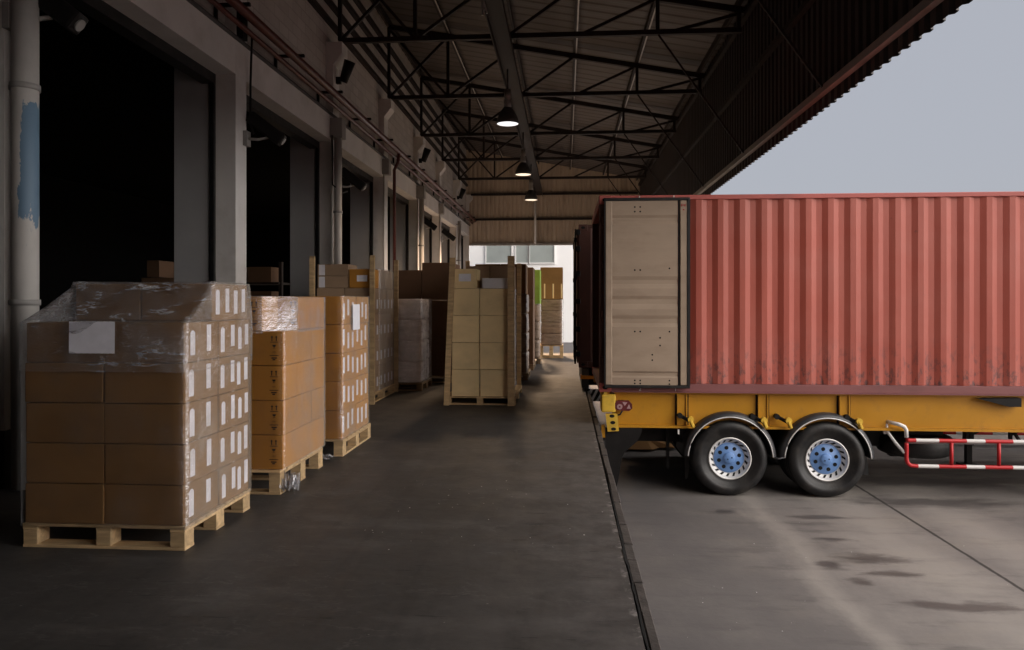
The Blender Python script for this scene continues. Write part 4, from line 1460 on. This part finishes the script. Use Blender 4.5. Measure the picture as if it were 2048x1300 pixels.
Z = -YARD    # helper: world z -> height over the yard
def semi_trailer(X0, Y0, label):
    t = thing('semi_trailer', (X0, Y0, YARD), label, 'trailer')
    def W(x, y, z): return (X0 + x, Y0 + y, YARD + z)
    def bx(mb, x0, x1, y0, y1, z0, z1, **k): mb.box(X0 + x0, X0 + x1, Y0 + y0, Y0 + y1, YARD + z0, YARD + z1, **k)
    top = 1.338
    # main beams: web with flanges
    for (ya, yb) in ((0.10, 0.16), (2.28, 2.34)):
        b = MB()
        bx(b, 0.22, 12.0, ya, yb, 0.905, top - 0.02)
        bx(b, 0.20, 12.0, ya - 0.06, yb + 0.06, 0.872, 0.904)
        bx(b, 0.20, 12.0, ya - 0.05, yb + 0.05, top - 0.019, top)
        bm_ = b.build('main_beam', M['yellow'], t)
        for xs in (1.02, 2.06, 3.09):
            b = MB()
            if ya < 1:
                for dx in (0, 0.115):
                    bx(b, xs + dx, xs + dx + 0.016, ya - 0.048, ya - 0.001, 0.906, top - 0.021)
                bx(b, xs + 0.017, xs + 0.114, ya - 0.03, ya - 0.001, 0.907, top - 0.022)
                b.build('stiffener', M['yellow'], bm_)
                for sx_ in (xs - 0.022, xs + 0.132):
                    b = MB(); bx(b, sx_, sx_ + 0.021, ya - 0.004, ya - 0.0005, 0.906, top - 0.022); b.build('shade_strip', M['black_metal'], bm_)  # black strips drawn as the shadow on both sides of each post
            else:
                bx(b, xs, xs + 0.12, yb + 0.001, yb + 0.05, 0.906, top - 0.021); b.build('stiffener', M['yellow'], bm_)
    for xs in (0.6, 1.7, 2.92, 4.6, 6.6, 9.0, 11.5):
        b = MB(); bx(b, xs, xs + 0.12, 0.162, 2.278, 0.95, 1.25); b.build('cross_member', M['black_metal'], t)
    # dark running gear box between the wheels
    b = MB(); bx(b, 0.30, 1.12, 0.45, 2.0, 0.62, 0.86); bx(b, 1.12, 3.9, 0.7, 1.74, 0.55, 0.86); b.build('bogie', M['black_metal'], t)
    for xw in (1.69, 2.92):
        b = MB(); b.cyl(W(xw, 0.3, 0.49), W(xw, 2.14, 0.49), 0.075, seg=16)
        bx(b, xw - 0.55, xw + 0.55, 0.78, 0.86, 0.58, 0.66); bx(b, xw - 0.55, xw + 0.55, 1.58, 1.66, 0.58, 0.66)
        b.build('axle', M['black_metal'], t)
        wheel(t, X0 + xw, Y0 + 0.0, YARD + 0.49, True)
        wheel(t, X0 + xw, Y0 + 2.44, YARD + 0.49, False, False)
        mudguard(t, X0 + xw, Y0 - 0.01, YARD + 0.49, True)
        mudguard(t, X0 + xw, Y0 + 2.45, YARD + 0.49, False)
    b = MB(); b.tube([W(2.235, -0.01, 0.52), W(2.305, -0.01, 0.50), W(2.375, -0.01, 0.52)], 0.012, 8); b.build('guard_link', M['mud'], t)
    # yellow guard brackets
    for xs, dr in ((1.12, 1), (2.05, -1), (2.36, 1), (3.24, -1)):
        b = MB()
        b.bar(W(xs - 0.05, 0.03, 1.03), W(xs + 0.07, -0.03, 0.97), 0.035, 0.04)
        b.cyl(W(xs - 0.07, 0.08, 1.04), W(xs - 0.07, 0.0, 1.04), 0.035, seg=12)
        gb = b.build('guard_bracket', M['black_metal'], t)
        b = MB(); b.bar(W(xs + 0.05, -0.035, 1.0), W(xs + 0.09, -0.03, 0.90), 0.07, 0.04, bev=0.01); b.cyl(W(xs + 0.06, -0.06, 1.0), W(xs + 0.06, 0.0, 1.0), 0.04, seg=14)
        b.build('clamp', M['yellow_bright'], gb)
    # rear block, hanger plate with three holes, lamp
    b = MB(); bx(b, 0.025, 0.215, -0.03, 0.30, 1.075, 1.315, bev=0.03, seg=3); bx(b, 0.06, 0.10, 0.0, 0.04, 1.316, 1.345)
    b.build('corner_block', M['yellow_bright'], t)
    b = MB()
    b.prism([(X0 + 0.08, YARD + 1.06), (X0 + 0.235, YARD + 1.06), (X0 + 0.255, YARD + 0.835), (X0 + 0.11, YARD + 0.825)], 'y', Y0 - 0.02, Y0 + 0.03, 0)
    for k, (hx, hz) in enumerate(((0.165, 1.03), (0.175, 0.945), (0.185, 0.86))):
        n = 14
        b.face([(X0 + hx + 0.034 * math.cos(2 * math.pi * q / n), Y0 - 0.0215, YARD + hz + 0.022 * math.sin(2 * math.pi * q / n)) for q in range(n)], 1)
    b.build('hanger_plate', [M['yellow_bright'], M['black_hole']], t)
    b = MB(); bx(b, 0.03, 0.075, 0.02, 0.10, 0.74, 0.90); b.build('rear_stop', M['yellow'], t)
    b = MB()
    b.prism([(X0 + 0.205, YARD + 1.20), (X0 + 0.23, YARD + 1.235), (X0 + 0.385, YARD + 1.235), (X0 + 0.425, YARD + 1.19), (X0 + 0.43, YARD + 1.135), (X0 + 0.39, YARD + 1.10), (X0 + 0.24, YARD + 1.105), (X0 + 0.205, YARD + 1.13)], 'y', Y0 - 0.025, Y0 + 0.04)
    lm = b.build('tail_lamp', M['red_lens'], t)
    b = MB(); b.disc(W(0.265, -0.028, 1.155), 0.036, 'y', 20); b.face([W(0.30, -0.028, 1.215), W(0.365, -0.028, 1.215), W(0.33, -0.028, 1.165)])
    b.face([W(0.355, -0.028, 1.13), W(0.41, -0.028, 1.13), W(0.385, -0.028, 1.19)]); b.build('lens', M['white_lens'], lm)
    b = MB(); b.disc(W(0.265, -0.031, 1.155), 0.012, 'y', 10); b.build('bulb', M['red_lens'], lm)
    b = MB(); b.tube([W(0.30, -0.01, 1.10), W(0.27, -0.01, 1.05), W(0.20, -0.01, 1.03), W(0.12, 0.0, 1.05)], 0.010, 8); b.build('lamp_cable', M['black_metal'], t)
    # rear bracket: dark blade sweeping down to the yard
    b = MB()
    b.prism([(X0 + a, YARD + c_) for a, c_ in ((0.08, 0.87), (0.56, 0.87), (0.55, 0.80), (0.50, 0.70), (0.40, 0.61), (0.33, 0.55), (0.295, 0.47), (0.275, 0.33), (0.25, 0.18), (0.215, 0.05), (0.18, 0.20), (0.13, 0.42), (0.09, 0.60))], 'y', Y0 + 0.02, Y0 + 0.07)
    b.build('rear_bracket', M['black_metal'], t)
    b = MB(); bx(b, 0.86, 1.00, 0.165, 0.175, 0.90, 0.93); bx(b, 1.02, 1.04, -0.0, 0.02, 0.80, 0.86); b.build('tag_plate', M['white_paint'], t)
    b = MB(); bx(b, 0.92, 0.96, 0.35, 0.40, 0.30, 0.87); b.prism([(X0 + 0.92, YARD + 0.30), (X0 + 0.96, YARD + 0.30), (X0 + 0.94, YARD + 0.25)], 'y', Y0 + 0.35, Y0 + 0.40); b.build('prop', M['black_metal'], t)
    b = MB(); b.prism([(X0 + 1.04, YARD + 0.86), (X0 + 1.24, YARD + 0.86), (X0 + 1.20, YARD + 0.16), (X0 + 1.16, YARD + 0.14), (X0 + 1.155, YARD + 0.58)], 'y', Y0 + 0.3, Y0 + 0.33); b.build('mud_flap', M['rubber'], t)
    b = MB(); b.prism([(X0 + 3.40, YARD + 0.62), (X0 + 3.53, YARD + 0.60), (X0 + 3.55, YARD + 0.24), (X0 + 3.43, YARD + 0.24)], 'y', Y0 + 0.30, Y0 + 0.33); b.build('mud_flap', M['rubber'], t)
    # spare tyre slung under the beam
    b = MB(); b.lathe([(0.26, 0.03), (0.38, 0.0), (0.45, 0.03), (0.475, 0.08), (0.475, 0.20), (0.45, 0.25), (0.38, 0.28), (0.26, 0.25)], W(4.33, 0.74, 0.45), 48, axis='z')
    b.build('spare_tyre', M['rubber'], t)
    b = MB(); bx(b, 4.15, 4.6, 0.5, 1.1, 0.74, 0.868); b.cyl(W(4.33, 0.74, 0.4), W(4.33, 0.74, 0.8), 0.04); bx(b, 4.0, 4.7, 0.68, 0.80, 0.415, 0.445); b.build('tyre_carrier', M['black_metal'], t)
    # side underrun guard
    for (yy, lab) in ((-0.02, None), (2.46, None)):
        g = MB()
        s = 1 if yy < 1 else -1
        g.tube([W(3.70, yy + s * 0.14, 0.98), W(3.80, yy, 0.965), W(3.86, yy, 0.94), W(3.885, yy, 0.90), W(3.89, yy, 0.80)], 0.024, 10)
        g.tube([W(3.70, yy + s * 0.14, 0.98), W(3.70, yy + s * 0.12, 0.86), W(3.78, yy + s * 0.06, 0.72), W(3.87, yy + s * 0.01, 0.60)], 0.02, 8)
        g.bar(W(3.70, yy + s * 0.14, 0.82), W(3.70, yy + s * 0.14, 1.0), 0.03, 0.07)
        gd = g.build('side_guard', M['white_paint'], t)
        uxs = [X0 + 4.44 + k * 0.575 for k in range(8)]
        stripe_tube(gd, [W(3.89, yy, 0.765), W(8.4, yy, 0.765)], 0.0245, 'top_rail', uxs, start=X0 + 4.01)
        stripe_tube(gd, [W(3.89, yy, 0.73), W(3.89, yy, 0.52), W(3.905, yy, 0.475), W(3.94, yy, 0.445), W(4.0, yy, 0.438), W(8.4, yy, 0.438)], 0.0245, 'bottom_rail', uxs, start=X0 + 4.04)
        for k in range(8):
            xx = 4.44 + k * 0.575
            m_ = MB(); m_.cyl(W(xx, yy, 0.46), W(xx, yy, 0.745), 0.022, seg=10); m_.build('upright', M['red_stripe'], gd)
        m_ = MB(); m_.cyl(W(3.9, yy + s * 0.03, 0.73), W(8.4, yy + s * 0.03, 0.73), 0.012, seg=8); m_.build('inner_rod', M['steel_pale'], gd)
        for xx in (5.3, 7.4):
            m_ = MB(); m_.bar(W(xx, yy + s * 0.2, 0.87), W(xx, yy + s * 0.04, 0.75), 0.03, 0.03); m_.build('strut', M['black_metal'], gd)
    # hangers and landing legs
    for xx in (4.95, 5.45):
        b = MB(); bx(b, xx, xx + 0.035, 0.5, 0.54, 0.70, 0.87); b.bar(W(xx + 0.03, 0.52, 0.76), W(xx + 0.22, 0.52, 0.86), 0.03); b.build('hanger', M['black_metal'], t)
    b = MB(); b.prism([(X0 + 4.78, YARD + 1.30), (X0 + 5.30, YARD + 1.31), (X0 + 5.30, YARD + 1.20), (X0 + 5.15, YARD + 1.20)], 'y', Y0 - 0.0, Y0 + 0.09); b.build('gusset', M['black_metal'], t)
    for yy in (0.25, 2.05):
        b = MB(); bx(b, 5.72, 5.83, yy, yy + 0.12, 0.32, 1.0); bx(b, 5.735, 5.815, yy + 0.02, yy + 0.10, 0.03, 0.32); bx(b, 5.65, 5.90, yy - 0.05, yy + 0.17, 0, 0.03)
        b.build('landing_leg', M['black_metal'], t)
    b = MB(); bx(b, 5.5, 5.85, 0.05, 0.45, 0.84, 1.0, bev=0.03); b.build('gearbox', M['black_metal'], t)
    b = MB(); bx(b, 3.75, 3.95, 0.95, 1.5, 0.55, 0.80, bev=0.08, seg=3); b.build('air_tank', M['steel_pale'], t)
    # twist locks under the container corners
    for (xx, yy) in ((0.08, 0.1), (11.95, 0.1), (0.08, 2.34), (11.95, 2.34)):
        b = MB(); bx(b, xx - 0.06, xx + 0.06, yy - 0.06, yy + 0.06, top - 0.12, top + 0.004); b.build('twist_lock', M['yellow'], t)
    return t

def corr_side(mb, x0, x1, y, z0, z1, s=1, pitch=0.278, dep=0.027):
    n = int((x1 - x0) / pitch)
    p = (x1 - x0) / n
    prev = None
    for i in range(n):
        for (u, d) in ((0, 0), (0.252, 0), (0.50, 1), (0.752, 1), (1.0, 0)):
            if u == 1.0 and i < n - 1:
                continue
            xx = x0 + (i + u) * p
            cur = []
            for q in range(6):
                zz = z0 + (z1 - z0) * q / 5
                dent = 0.004 * noise.noise(Vector((xx * 1.7, zz * 1.1, y)))
                cur.append(mb.bm.verts.new((xx, y + s * (d * dep + dent + 0.004), zz)))
            if prev:
                for q in range(5):
                    mb.bm.faces.new((prev[q], cur[q], cur[q + 1], prev[q + 1]))
            prev = cur

def container(X0, Y0, zb, label, paint, rail, low_rail, door_m, open_doors=True, length=12.0):
    t = thing('shipping_container', (X0, Y0, zb), label, 'container')
    Hc, Wc = 2.585, 2.44
    def bx(mb, x0, x1, y0, y1, z0, z1, **k): mb.box(X0 + x0, X0 + x1, Y0 + y0, Y0 + y1, zb + z0, zb + z1, **k)
    for (yy, s) in ((0.006, 1), (2.434, -1)):
        b = MB(); corr_side(b, X0 + 0.14, X0 + length - 0.14, Y0 + yy, zb + 0.118, zb + 2.522, s); b.build('side_panel', paint, t)
        ya, yb = (0.0, 0.06) if s == 1 else (2.38, 2.44)
        b = MB(); bx(b, 0.16, length - 0.16, ya - 0.001 if s == 1 else ya, yb if s == 1 else yb + 0.001, 2.522, 2.582, bev=0.006); b.build('top_rail', rail, t)
        b = MB(); bx(b, 0.16, length - 0.16, ya + 0.002 if s == 1 else ya, yb if s == 1 else yb - 0.002, 0.012, 0.115, bev=0.004); bx(b, 0.16, length - 0.16, ya - 0.012 if s == 1 else ya, yb if s == 1 else yb + 0.012, 0.0, 0.012)
        lr = b.build('bottom_rail', low_rail, t)
        for xx in ((0.02, length - 0.16)):
            b = MB(); bx(b, xx if xx > 1 else 0.0, (xx + 0.14) if xx > 1 else 0.14, ya, ya + 0.06 if s == 1 else yb, 0.12, 2.47); b.build('corner_post', rail if xx > 1 else M['maroon'], t)
            for (z0, z1) in ((0.0, 0.118), (2.47, 2.588)):
                b = MB(); xa = xx if xx > 1 else -0.004
                bx(b, xa, xa + 0.165, ya - 0.004 if s == 1 else yb - 0.16, ya + 0.16 if s == 1 else yb + 0.004, z0, z1, bev=0.008)
                b.mi = 1
                cx_, cz_ = X0 + xa + 0.08, zb + (z0 + z1) / 2
                fy = Y0 + (ya - 0.006 if s == 1 else yb + 0.006)
                b.face([(cx_ + 0.036 * math.cos(2 * math.pi * q / 14), fy, cz_ + 0.024 * math.sin(2 * math.pi * q / 14)) for q in range(14)])
                b.build('corner_casting', [rail, M['black_hole']], t)
    b = MB(); bx(b, 0.0, length, 0.061, 2.379, 2.535, 2.575); b.build('roof', paint, t)
    b = MB(); bx(b, 0.02, length, 0.061, 2.379, 0.02, 0.11); b.build('floor', M['wood_dark'], t)
    b = MB(); bx(b, length - 0.05, length, 0.061, 2.379, 0.111, 2.534); b.build('end_wall', paint, t)
    b = MB(); bx(b, 0.0, 0.08, 0.161, 2.279, 2.46, 2.534); b.build('door_header', rail, t)
    b = MB(); bx(b, 0.0, 0.06, 0.161, 2.279, 0.02, 0.111); b.build('door_sill', low_rail, t)
    if open_doors:
        for s in (1, -1):
            yf = -0.085 if s == 1 else 2.525           # inner face of the folded-back door
            yb_ = -0.035 if s == 1 else 2.475
            x0, x1, z0, z1 = 0.065, 1.16, 0.07, 2.535
            b = MB()
            # ribbed inner skin: horizontal steps
            zs = [(0.105, 0), (0.20, 0), (0.225, 1), (0.26, 1), (0.285, 0), (0.86, 0), (0.91, 1), (0.965, 1), (1.01, 0), (1.09, 0), (1.16, 1), (1.22, 1), (1.265, 0), (1.36, 0),
                  (1.42, 1), (1.47, 1), (1.52, 0), (2.19, 0), (2.235, 1), (2.28, 1), (2.315, 0), (2.50, 0)]
            pv = None
            for (zz, d) in zs:
                yv = Y0 + yf + s * (0.006 + d * 0.015)
                cur = [b.bm.verts.new((X0 + xx, yv, zb + zz)) for xx in (x0 + 0.10, 0.55, x1 - 0.155)]
                if pv:
                    for q in range(2):
                        b.bm.faces.new((pv[q], pv[q + 1], cur[q + 1], cur[q]))
                pv = cur
            bx(b, x0 + 0.10, x1 - 0.155, min(yf + s * 0.034, yb_), max(yf + s * 0.034, yb_), z0 + 0.035, z1 - 0.035)
            dr = b.build('door', door_m, t)
            b = MB(); bx(b, x0 + 0.012, x0 + 0.098, min(yf, yb_), max(yf, yb_), z0 + 0.035, z1 - 0.035, bev=0.008); bx(b, x1 - 0.125, x1 - 0.035, min(yf - s * 0.004, yb_), max(yf - s * 0.004, yb_), z0 + 0.035, z1 - 0.035, bev=0.008)
            b.build('door_stile', door_m, dr)
            b = MB()
            bx(b, x0 - 0.002, x1 + 0.002, min(yf - s * 0.012, yb_ + s * .002), max(yf - s * 0.012, yb_ + s * .002), z1 - 0.033, z1 + 0.004, bev=0.006); bx(b, x0 - 0.002, x1 + 0.002, min(yf - s * 0.012, yb_ + s * .002), max(yf - s * 0.012, yb_ + s * .002), z0 - 0.004, z0 + 0.033, bev=0.006)
            bx(b, x1 - 0.033, x1 + 0.004, min(yf - s * 0.010, yb_), max(yf - s * 0.010, yb_), z0 + 0.034, z1 - 0.034); bx(b, x0 - 0.004, x0 + 0.011, min(yf - s * 0.006, yb_), max(yf - s * 0.006, yb_), z0 + 0.034, z1 - 0.034)
            bx(b, x1 - 0.145, x1 - 0.127, min(yf + s * 0.02, yb_), max(yf + s * 0.02, yb_), z0 + 0.034, z1 - 0.034)
            b.build('gasket', M['rubber'], dr)
            b = MB()
            fy = Y0 + yf + s * 0.0045
            for (u, w) in ((0.455, 1.60), (0.525, 1.60), (0.455, 0.80), (0.525, 0.80), (0.90, 1.62), (0.90, 0.80), (0.455, 0.165), (0.525, 0.165), (0.455, 0.125), (0.525, 0.125), (0.90, 0.165), (0.90, 0.12), (0.78, 0.72), (0.78, 0.62), (0.68, 0.50), (0.68, 0.43),
                           (0.455, 2.42), (0.525, 2.42), (0.455, 2.36), (0.525, 2.36)):
                b.disc((X0 + u, fy, zb + w), 0.0115, 'y', 10)
            b.build('rivets', M['black_hole'], dr)
            if s == 1:
                b = MB()
                fy = Y0 + yf - 0.0065
                for k, (u, w, a, c_) in enumerate(((0, 0, .012, .03), (.018, .006, .010, .024), (.034, 0, .012, .03), (.052, 0, .008, .03), (.02, -.05, .022, .016))):
                    b.face([(X0 + x1 - 0.112 + u, fy, zb + 2.42 + w), (X0 + x1 - 0.112 + u + a, fy, zb + 2.42 + w), (X0 + x1 - 0.112 + u + a, fy, zb + 2.42 + w + c_), (X0 + x1 - 0.112 + u, fy, zb + 2.42 + w + c_)])
                b.build('red_marks', M['red_ink'], dr)
            for zz in (0.35, 0.95, 1.6, 2.2):
                b = MB(); b.cyl((X0 + x0 - 0.02, Y0 + (-0.03 if s == 1 else 2.47), zb + zz), (X0 + x0 - 0.02, Y0 + (-0.03 if s == 1 else 2.47), zb + zz + 0.12), 0.02, seg=10); b.build('hinge', M['maroon'], dr)
    else:
        for k in range(2):
            ya, yb = 0.08 + k * 1.145, 1.215 + k * 1.145
            b = MB(); bx(b, -0.03, 0.0, ya, yb, 0.08, 2.50); dr = b.build('door', paint, t)
            for q in (0.25, 0.75):
                yy = ya + (yb - ya) * q
                b = MB(); b.cyl((X0 - 0.06, Y0 + yy, zb + 0.04), (X0 - 0.06, Y0 + yy, zb + 2.54), 0.018, seg=10)
                for zz in (0.3, 0.9, 1.6, 2.3): b.box(X0 - 0.085, X0 - 0.03, Y0 + yy - 0.04, Y0 + yy + 0.04, zb + zz, zb + zz + 0.08)
                b.build('lock_rod', M['black_metal'], dr)
        for zz in (0.2, 0.65, 1.15, 1.65, 2.1, 2.4):
            b = MB(); bx(b, -0.05, 0.03, -0.01, 0.09, zz, zz + 0.10, bev=0.01); b.build('hinge', M['black_metal'], t)
    return t, lr

TX, TY = 0.45, 9.6
CONT_Z = YARD + 1.342
tr1 = semi_trailer(TX, TY, 'yellow container trailer with blue hubbed wheels and red and white side guard')
ct, _ = container(TX, TY, CONT_Z, 'faded red corrugated shipping container with its tan rear door folded open', M['red'], M['red_rail'], M['maroon_rail'], M['tan'])
b = MB()
text_faces(b, '2', 0.075, (TX + 0.51, TY - 0.0135, CONT_Z + 0.022))
text_faces(b, '1', 0.075, (TX + 0.97, TY - 0.0135, CONT_Z + 0.022))
b.build('rail_numbers', M['white_paint'], ct)
b = MB()
b.box(TX + 0.515, TX + 0.53, TY - 0.014, TY - 0.002, CONT_Z + 2.54, CONT_Z + 2.575); b.box(TX + 0.96, TX + 0.975, TY - 0.014, TY - 0.002, CONT_Z + 2.54, CONT_Z + 2.575)
b.build('rail_marks', M['white_paint'], ct)

# unseen trailer copies added beside and behind the camera to shade the near stack
for yy, lab in ((-3.3, 'right beside the camera'), (-6.85, 'behind the camera, by the closed end wall')):
    copy_tree(tr1, loc=(TX, yy, YARD), label='unseen yellow container trailer added to block light ' + lab)
    copy_tree(ct, loc=(TX, yy, CONT_Z), label='unseen red container added to block light ' + lab)

# neighbouring trailer in the next bay, seen past the rear of the first
T2X, T2Y = 0.25, 13.15
t2 = thing('semi_trailer', (T2X, T2Y, YARD), 'dark trailer in the next bay, orange reflector and striped plate at its rear', 'trailer')
def bx2(mb, x0, x1, y0, y1, z0, z1, **k): mb.box(T2X + x0, T2X + x1, T2Y + y0, T2Y + y1, YARD + z0, YARD + z1, **k)
b = MB(); bx2(b, 0.15, 12, 0.7, 0.8, 0.95, 1.34); bx2(b, 0.15, 12, 1.64, 1.74, 0.95, 1.34); b.build('main_beam', M['black_metal'], t2)
b = MB(); bx2(b, 0.05, 0.18, 0.02, 2.42, 0.98, 1.33); b.build('rear_bumper', M['dark_grey'], t2)
b = MB(); bx2(b, 0.03, 0.28, -0.02, 0.03, 1.14, 1.20); bx2(b, 0.035, 0.05, 0.0, 0.3, 1.14, 1.20); b.build('reflector', M['orange_lens'], t2)
b = MB()
b.face([(T2X + 0.1, T2Y - 0.01, YARD + 0.74), (T2X + 0.40, T2Y - 0.01, YARD + 0.74), (T2X + 0.40, T2Y - 0.01, YARD + 0.96), (T2X + 0.1, T2Y - 0.01, YARD + 0.96)], 0)
for k in range(3):
    u = 0.10 + k * 0.10
    b.face([(T2X + u, T2Y - 0.013, YARD + 0.742), (T2X + u + 0.05, T2Y - 0.013, YARD + 0.742), (T2X + min(u + 0.16, .398), T2Y - 0.013, YARD + 0.958), (T2X + u + 0.11, T2Y - 0.013, YARD + 0.958)] if k < 2 else
           [(T2X + u, T2Y - 0.013, YARD + 0.742), (T2X + u + 0.05, T2Y - 0.013, YARD + 0.742), (T2X + 0.398, T2Y - 0.013, YARD + 0.84), (T2X + 0.398, T2Y - 0.013, YARD + 0.90)], 1)
b.build('striped_plate', [M['black_ink'], M['white_paint']], t2)
for xw in (1.9, 3.2):
    for (yy, near) in ((0, True), (2.44, False)):
        w = wheel(t2, T2X + xw, T2Y + yy, YARD + 0.49, near, False)
b = MB(); bx2(b, 0.9, 2.3, 0.05, 2.35, 0.30, 0.36); b.cyl((T2X + 1.9, T2Y + 0.3, YARD + 0.49), (T2X + 1.9, T2Y + 2.1, YARD + 0.49), 0.07); b.cyl((T2X + 3.2, T2Y + 0.3, YARD + 0.49), (T2X + 3.2, T2Y + 2.1, YARD + 0.49), 0.07)
bx2(b, 1.5, 3.7, 0.75, 1.69, 0.55, 0.94); b.build('bogie', M['black_metal'], t2)
b = MB(); bx2(b, 3.9, 11.0, 0.0, 0.04, 0.12, 1.0); b.build('side_skirt', M['white_paint'], t2)
for yy in (0.35, 1.95):
    b = MB(); bx2(b, 11.2, 11.34, yy, yy + 0.14, 0, 1.0); b.build('landing_leg', M['black_metal'], t2)
container(T2X, T2Y, CONT_Z, 'dark maroon container in the next bay, just behind the tan door', M['maroon'], M['maroon'], M['maroon'], M['maroon'], open_doors=False)

# crumpled cardboard on the yard behind the rear bracket
b = MB()
poly = [(0.95, 13.0), (1.25, 13.35), (1.65, 13.2), (1.95, 12.75), (1.85, 12.45), (1.6, 12.55), (1.45, 12.3), (1.05, 12.4), (0.85, 12.7)]
cx_, cy_ = 1.4, 12.8
vs = [b.bm.verts.new((x, y, YARD + 0.02 + 0.10 * abs(noise.noise(Vector((x * 3, y * 3, 0)))))) for x, y in poly]
cv = b.bm.verts.new((cx_, cy_, YARD + 0.16))
for i in range(len(vs)):
    b.bm.faces.new((vs[i], vs[(i + 1) % len(vs)], cv))
r = bmesh.ops.extrude_face_region(b.bm, geom=b.bm.faces[:])
for g in r['geom']:
    if isinstance(g, bmesh.types.BMVert): g.co.z += 0.008
b.build('flattened_cardboard', M['card_brown'], label='torn flattened brown cardboard lying under the trailer rear', cat='cardboard')
